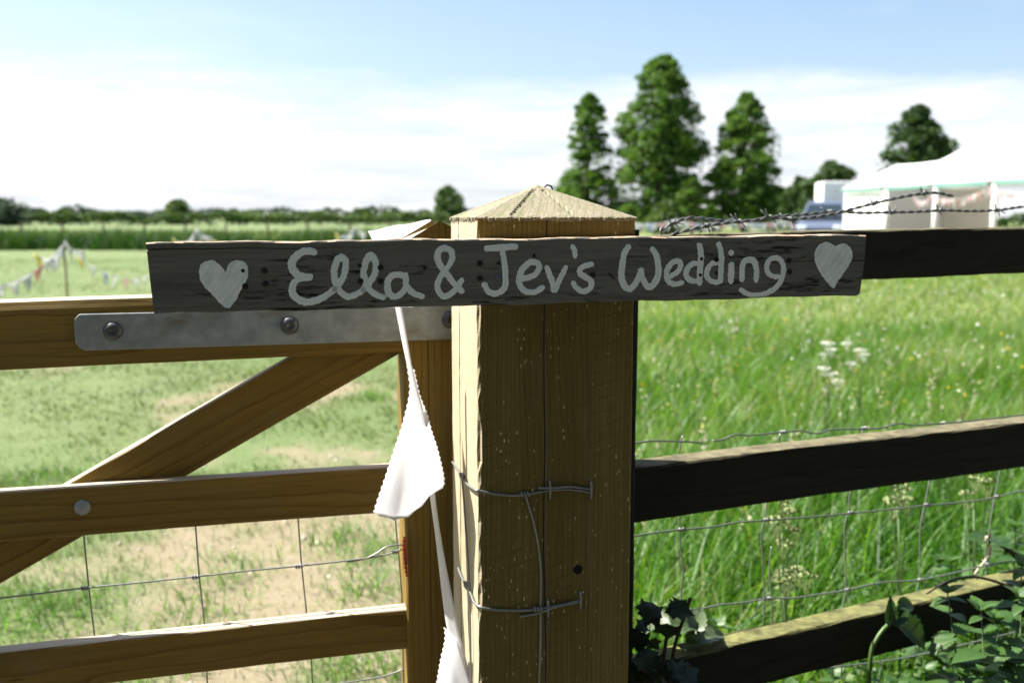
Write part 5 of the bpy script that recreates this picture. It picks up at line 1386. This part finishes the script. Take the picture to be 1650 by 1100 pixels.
# buttercups and daisies
def flowers(name, n, y0, y1, xa, xb, hlo, hhi, size, mat, sd, label):
    r = np.random.default_rng(sd); x, y = scatter(n, y0, y1, xa, xb, r); k = fbm(x*0.6 + 2, y*0.6, 3) > 0.45; x, y = x[k], y[k]; n = len(x)
    C = np.repeat(np.column_stack([x, y, hlo + (hhi - hlo)*r.random(n)]), 3, 0); v, idx, lt, rn = leaf_cards(C, size, r, 2.5)
    tag(link(name, np_mesh(name, v, idx, lt, mat, rn)), label, 'flowers', kind='stuff')
M['butter'] = plain('buttercup', (0.72, 0.55, 0.03), 0.5); M['daisy'] = plain('white_petal', (0.75, 0.75, 0.70), 0.7)
flowers('buttercups', 600, 4.5, 18, 0.06, 0.7, 0.32, 0.55, 0.020, M['butter'], 31, 'yellow buttercups dotted through the meadow')
flowers('buttercups', 900, 7, 40, -0.65, 0.03, 0.04, 0.10, 0.022, M['butter'], 32, 'yellow flowers dotted over the mown field')
flowers('meadow_flowers', 900, 6, 22, 0.2, 0.7, 0.30, 0.50, 0.022, M['daisy'], 33, 'pale flowers in a drift across the far meadow')

# ------------------------------------------------------------------ nettles, ivy and bramble at the fence foot
def leaf_mesh(name, mat, L, W, teeth=9, fold=0.25, curl=0.2):
    """serrated ovate leaf along +X, folded at the midrib"""
    mb = MB(); n = teeth*2; vs = []; 
    for i in range(n + 1):
        t = i/n; w = W*0.5*(math.sin(math.pi*t**0.7)**0.85 if 0 < t < 1 else 0)
        if i % 2 and 0 < i < n: w *= 1.13
        else: w *= 0.95
        z = -curl*L*t*t
        vs += [(L*t, -w, z + fold*w), (L*t, 0, z), (L*t + (0.02*L if i % 2 else 0), w, z + fold*w)]
    fs = []
    for i in range(n):
        for j in range(2): fs.append((i*3 + j, i*3 + j + 1, i*3 + j + 4, i*3 + j + 3))
    mb.v = vs; mb.f = fs; return mb.mesh(name, mat, True)
M['nettle'] = leafy1('nettle_leaf', (0.042, 0.105, 0.022), (0.090, 0.178, 0.040), 0.34)
M['ivy'] = leafy1('ivy_leaf', (0.012, 0.030, 0.012), (0.030, 0.060, 0.022), 0.12, 0.3)
M['bramble'] = leafy1('bramble_leaf', (0.030, 0.075, 0.016), (0.070, 0.130, 0.030), 0.3)
nl = leaf_mesh('nettle_leaf', M['nettle'], 0.074, 0.044); nl2 = leaf_mesh('nettle_leaf_small', M['nettle'], 0.050, 0.030)
def nettle(p, h, seed, label, lean=(0, 0)):
    r = random.Random(seed); p = V(p); root = empty('nettle', p, label, 'plant', 'nettles along the fence foot')
    path = [p + V((lean[0]*t*t*h, lean[1]*t*t*h, h*t)) for t in (0, .25, .5, .75, 1.0)]
    MB().tube([p + V((0, 0, -0.02))] + path[1:], [0.0028, 0.0025, 0.0022, 0.0018, 0.001], 6).obj('stem', M['stem'], root, I4, True)
    k = 0; z = max(h*0.15, h - 0.50)
    while z < h:
        t = z/h; c_ = p + V((lean[0]*t*t*h, lean[1]*t*t*h, z)); a0 = r.random()*0.6 + (math.pi/2)*(k % 2)
        s = 1.15 - 0.62*max(0, 1 - (h - z)/0.16)
        for sg in (0, math.pi):
            a = a0 + sg + r.uniform(-.3, .3); dx = V((math.cos(a), math.sin(a), r.uniform(-0.35, 0.35)))
            link('leaf', nl if h - z > 0.05 else nl2, root, frame(c_, dx, (0, 0, 1)) @ Matrix.Scale(s*r.uniform(0.85, 1.2), 4))
        z += 0.058 - 0.040*min(1, max(0, 1 - (h - z)/0.22)); k += 1
_nettle = nettle
def nettle(p, h, seed, label, lean=(0, 0)):
    _nettle(p, h, seed, label, lean); r = random.Random(seed + 5); root = COL.objects[-1]
    while root.parent is not None: root = root.parent
    tip = V(p) + V((lean[0]*h, lean[1]*h, h - 0.006))
    for k in range(5):                                  # small upright leaves close the tip
        a = k*1.26 + r.random(); link('leaf', nl2, root, frame(tip, V((math.cos(a), math.sin(a), r.uniform(0.5, 1.3))), (0, 0, 1)) @ Matrix.Scale(r.uniform(0.4, 0.7), 4))
nets = [(1640, 912, 1.52, .02, 'tall nettle at the right edge in front of the bottom rail'), (1606, 955, 1.50, -.1, 'nettle leaning left over the right end of the bottom rail'), (1655, 965, 1.42, 0, 'nettle in the bottom right corner'),
        (1580, 1050, 1.44, .1, 'nettle below the bottom rail left of the corner ones'), (1540, 1075, 1.75, 0, 'nettle under the bottom rail right of the bent stem'), (1480, 1080, 1.85, .05, 'nettle showing under the bottom rail below the bent stem'),
        (1420, 1085, 1.9, -.05, 'nettle under the middle of the bottom rail'), (1330, 1090, 1.8, .05, 'leftmost nettle showing under the bottom rail'), (1620, 930, 1.85, .05, 'nettle behind the netting at the right edge'),
        (1560, 905, 1.95, -.05, 'nettle behind the netting under the right cream flowers'), (1500, 905, 2.0, .04, 'nettle behind the netting left of the thorny twig'), (1135, 1010, 1.75, .05, 'small nettle behind the netting next to the ivy'),
        (1578, 1000, 1.42, .05, 'nettle in front of the right end of the bottom rail'), (1630, 985, 1.38, -.05, 'broad nettle left of the corner nettle'), (1560, 1090, 1.36, .0, 'short nettle at the bottom edge right of centre'),
        (1510, 1098, 1.55, .04, 'short nettle at the bottom edge below the bent leaf'), (1450, 1105, 1.6, .0, 'short nettle at the bottom edge left of the bent leaf'), (1260, 1112, 1.5, .03, 'short nettle at the bottom edge left under the rail'),
        (1642, 850, 2.0, .0, 'tall nettle at the right edge behind the netting'), (1575, 860, 2.1, .05, 'tall nettle behind the netting beside the thorny twig'),
        (1680, 900, 1.62, .0, 'nettle just outside the right edge'), (1600, 1090, 1.30, 0.0, 'low nettle at the very bottom right')]
for k, (px, py, D, ln, lb) in enumerate(nets):
    q = at(px, py, D); nettle((q.x, D, 0.0), q.z, 200 + k, lb, (ln, 0.02))
# ivy on the lower end of the dark post
ivl = MB()
out_ = [(0, 0), (.10, .30), (-.02, .48), (.28, .40), (.55, .56), (.62, .26), (1.0, 0), (.62, -.26), (.55, -.56), (.28, -.40), (-.02, -.48), (.10, -.30)]
ivl.v = [(0.30, 0, 0.02)] + [(x, y, 0.10*abs(y) - 0.12*x*x) for x, y in out_]; ivl.f = [(0, 1 + j, 1 + (j+1) % 12) for j in range(12)]
iv_me = ivl.mesh('ivy_leaf', M['ivy'], True)
ivy = empty('ivy', V((corner.x, corner.y - 0.02, 0)), 'dark ivy climbing at the foot of the fence end post', 'ivy')
r = random.Random(5)
for k in range(3):
    pts = [corner + V((0.02*k - 0.03, -0.012, 0.0)), corner + V((0.02*k - 0.01 + 0.01*k, -0.02, 0.35)), corner + V((0.015*k + 0.015, -0.02, 0.60 + 0.04*k)), corner + V((0.03*k + 0.01, -0.02, 0.70 + 0.05*k))]
    MB().tube(smooth_path(pts, 6), 0.0025, 5).obj('stem', plain('ivy_stem', (0.06, 0.045, 0.03), 0.9), ivy, I4)
for k in range(95):
    z = r.uniform(0.38, 0.80); spread = 0.05 + 0.16*max(0, 0.74 - z)/0.3
    q = corner + V((r.uniform(-0.015, spread), r.uniform(-0.05, 0.02), z)) 
    d = V((r.uniform(-0.4, 1), r.uniform(-0.8, 0.3), r.uniform(-0.9, 0.1))); up_ = V((r.uniform(-.5, .3), r.uniform(-1, -.2), r.uniform(0.2, 1)))
    link('leaf', iv_me, ivy, frame(q, d, up_) @ Matrix.Scale(r.uniform(0.020, 0.036), 4))
# sunlit nettle-like leaves at the ivy (dead leaf curled on the rail)
dl = leaf_mesh('curled_leaf', leafy1('pale_dry_leaf', (0.06, 0.105, 0.04), (0.11, 0.15, 0.07), 0.25), 0.06, 0.04, 6, 0.7, 0.6)
dry = empty('curled_leaves', RPn.hit(1110, 1010, 0.02), 'pale curled leaves lying at the left end of the bottom rail', 'leaves')
for k, (x, y) in enumerate(((1098, 1010), (1112, 1022), (1082, 1005), (1120, 1000), (1075, 1022), (1105, 1035))):
    link('leaf', dl, dry, frame(RPn.hit(x, y, 0.01 + 0.004*k), V((math.cos(k*1.3), 0.3, math.sin(k*1.7)*0.5)), V((0.1, -0.5, 1))) @ Matrix.Scale(0.75 + 0.08*k, 4))
# bent plant hanging over the bottom rail
BP_ = RPn.off(-0.03)
bent = empty('bent_stem', BP_.hit(1406, 1045), 'bent green stem with drooping folded leaf in front of the bottom rail', 'plant')
MB().tube(smooth_path([BP_.hit(1398, 1110), BP_.hit(1404, 1050), BP_.hit(1412, 1030), BP_.hit(1423, 1014), BP_.hit(1431, 1006), BP_.hit(1442, 990), BP_.hit(1446, 972)], 6), [0.0035]*37, 7).obj('stem', M['stem'], bent, I4, True)
dk = leaf_mesh('drooping_leaf', leafy1('dock_leaf', (0.030, 0.07, 0.02), (0.05, 0.095, 0.03), 0.3), 0.075, 0.036, 7, 0.5, 0.25)
for a, b, sc in (((1431, 1007), (1440, 962), 0.62), ((1434, 1006), (1470, 968), 0.75), ((1446, 1008), (1512, 1036), 0.9), ((1440, 1000), (1458, 1004), 0.4), ((1444, 975), (1480, 972), 0.55)):
    A_, B_ = BP_.hit(*a), BP_.hit(*b); link('leaf', dk, bent, frame(A_, B_ - A_, V((0.2, -0.7, 0.6))) @ Matrix.Scale((B_ - A_).length/0.075, 4))
# bramble
M['cane2'] = plain('bramble_cane', (0.055, 0.035, 0.028), 0.7, 0, 0.4, 40); M['palecane'] = plain('dry_cane', (0.48, 0.40, 0.30), 0.8, 0, 0.3, 60)
def cane(name, label, pts, rad, mat, leaves=0, seed=0):
    P = smooth_path(pts, 10); root = empty(name, P[0], label, 'bramble'); r = random.Random(seed)
    MB().tube(P, [rad*(1 - 0.5*i/len(P)) for i in range(len(P))], 7).obj('cane', mat, root, I4, True)
    th = MB().lathe([(0.0016, 0), (0.0007, 0.004), (0.0001, 0.007)], 6, 'z').mesh('thorn', mat)
    for i in range(2, len(P) - 2, 3):
        t = (P[i+1] - P[i-1]).normalized(); d = V((r.uniform(-1, 1), r.uniform(-1, 1), r.uniform(-1, 1))); d = (d - t*d.dot(t)).normalized()
        link('thorn', th, root, frame(P[i], t, d))
    bl = leaf_mesh('bramble_leaf', M['bramble'], 0.05, 0.036, 8, 0.2, 0.15)
    for k in range(leaves):
        q = P[int((k + 0.5)/leaves*len(P))]
        for a in (-0.9, 0, 0.9):
            d = V((math.cos(a + k*2), math.sin(a + k*2)*0.6 - 0.2, -0.2 + 0.3*r.random())); link('leaf', bl, root, frame(q, d, (0, -0.3, 1)) @ Matrix.Scale(r.uniform(0.7, 1.1), 4))
cane('bramble_stem', 'dark arching bramble stem over the right part of the bottom rail', [BP_.hit(1720, 985), BP_.hit(1650, 955), BP_.hit(1600, 935), BP_.hit(1560, 929), BP_.hit(1520, 940), BP_.hit(1493, 956)], 0.0030, M['cane2'], 0, 1)
cane('bramble_stem', 'dark thick bramble stem entering at the right edge above the bottom rail', [FN.hit(1730, 960, .02), FN.hit(1660, 915, .02), FN.hit(1625, 885, .02), FN.hit(1598, 866, .02), FN.hit(1588, 868, .02)], 0.0065, M['cane2'], 3, 2)
cane('bramble_stem', 'pale dry thorny twig beside the dark bramble stem', [FN.hit(1590, 864, .005), FN.hit(1595, 885, .005), FN.hit(1590, 900, .005), FN.hit(1578, 914, .005), FN.hit(1570, 925, .005)], 0.0030, M['palecane'], 0, 3)
# verge on this side of the fence (rough grass under the bottom rail, in shade)
r = np.random.default_rng(77); n = 9000; x = 0.1 + 1.6*r.random(n); y = 1.05 + 1.0*r.random(n); k = (np.abs(y - FL(x)) < 0.38); x, y = x[k], y[k]; n = len(x)
o = blades('verge_grass', np.column_stack([x, y]), 0.12 + 0.32*r.random(n), np.full(n, 0.006), 0.3 + 0.6*r.random(n), r, M['tallgrass'], 0.8*r.random(n), 'rough grass along the foot of the rail fence')
# small ground-cover leaves under the bottom rail
n = 9000; x = 0.14 + 1.3*r.random(n); y = 1.25 + 1.1*r.random(n); k = np.abs(y - FL(x) - 0.10) < 0.42; x, y = x[k], y[k]; n = len(x)
C = np.column_stack([x, y, 0.10 + 0.42*r.random(n)*fbm(x*5, y*5, 2)*1.5]); v, idx, lt, rn = leaf_cards(C, 0.022, r, 1.2)
M['cover'] = leafy('small_leaves', (0.040, 0.090, 0.018), (0.070, 0.135, 0.028), (0.110, 0.175, 0.045), 0.35)
tag(link('ground_cover', np_mesh('ground_cover', v, idx, lt, M['cover'], rn)), 'small leafy weeds massed under the bottom rail', 'weeds', kind='stuff')
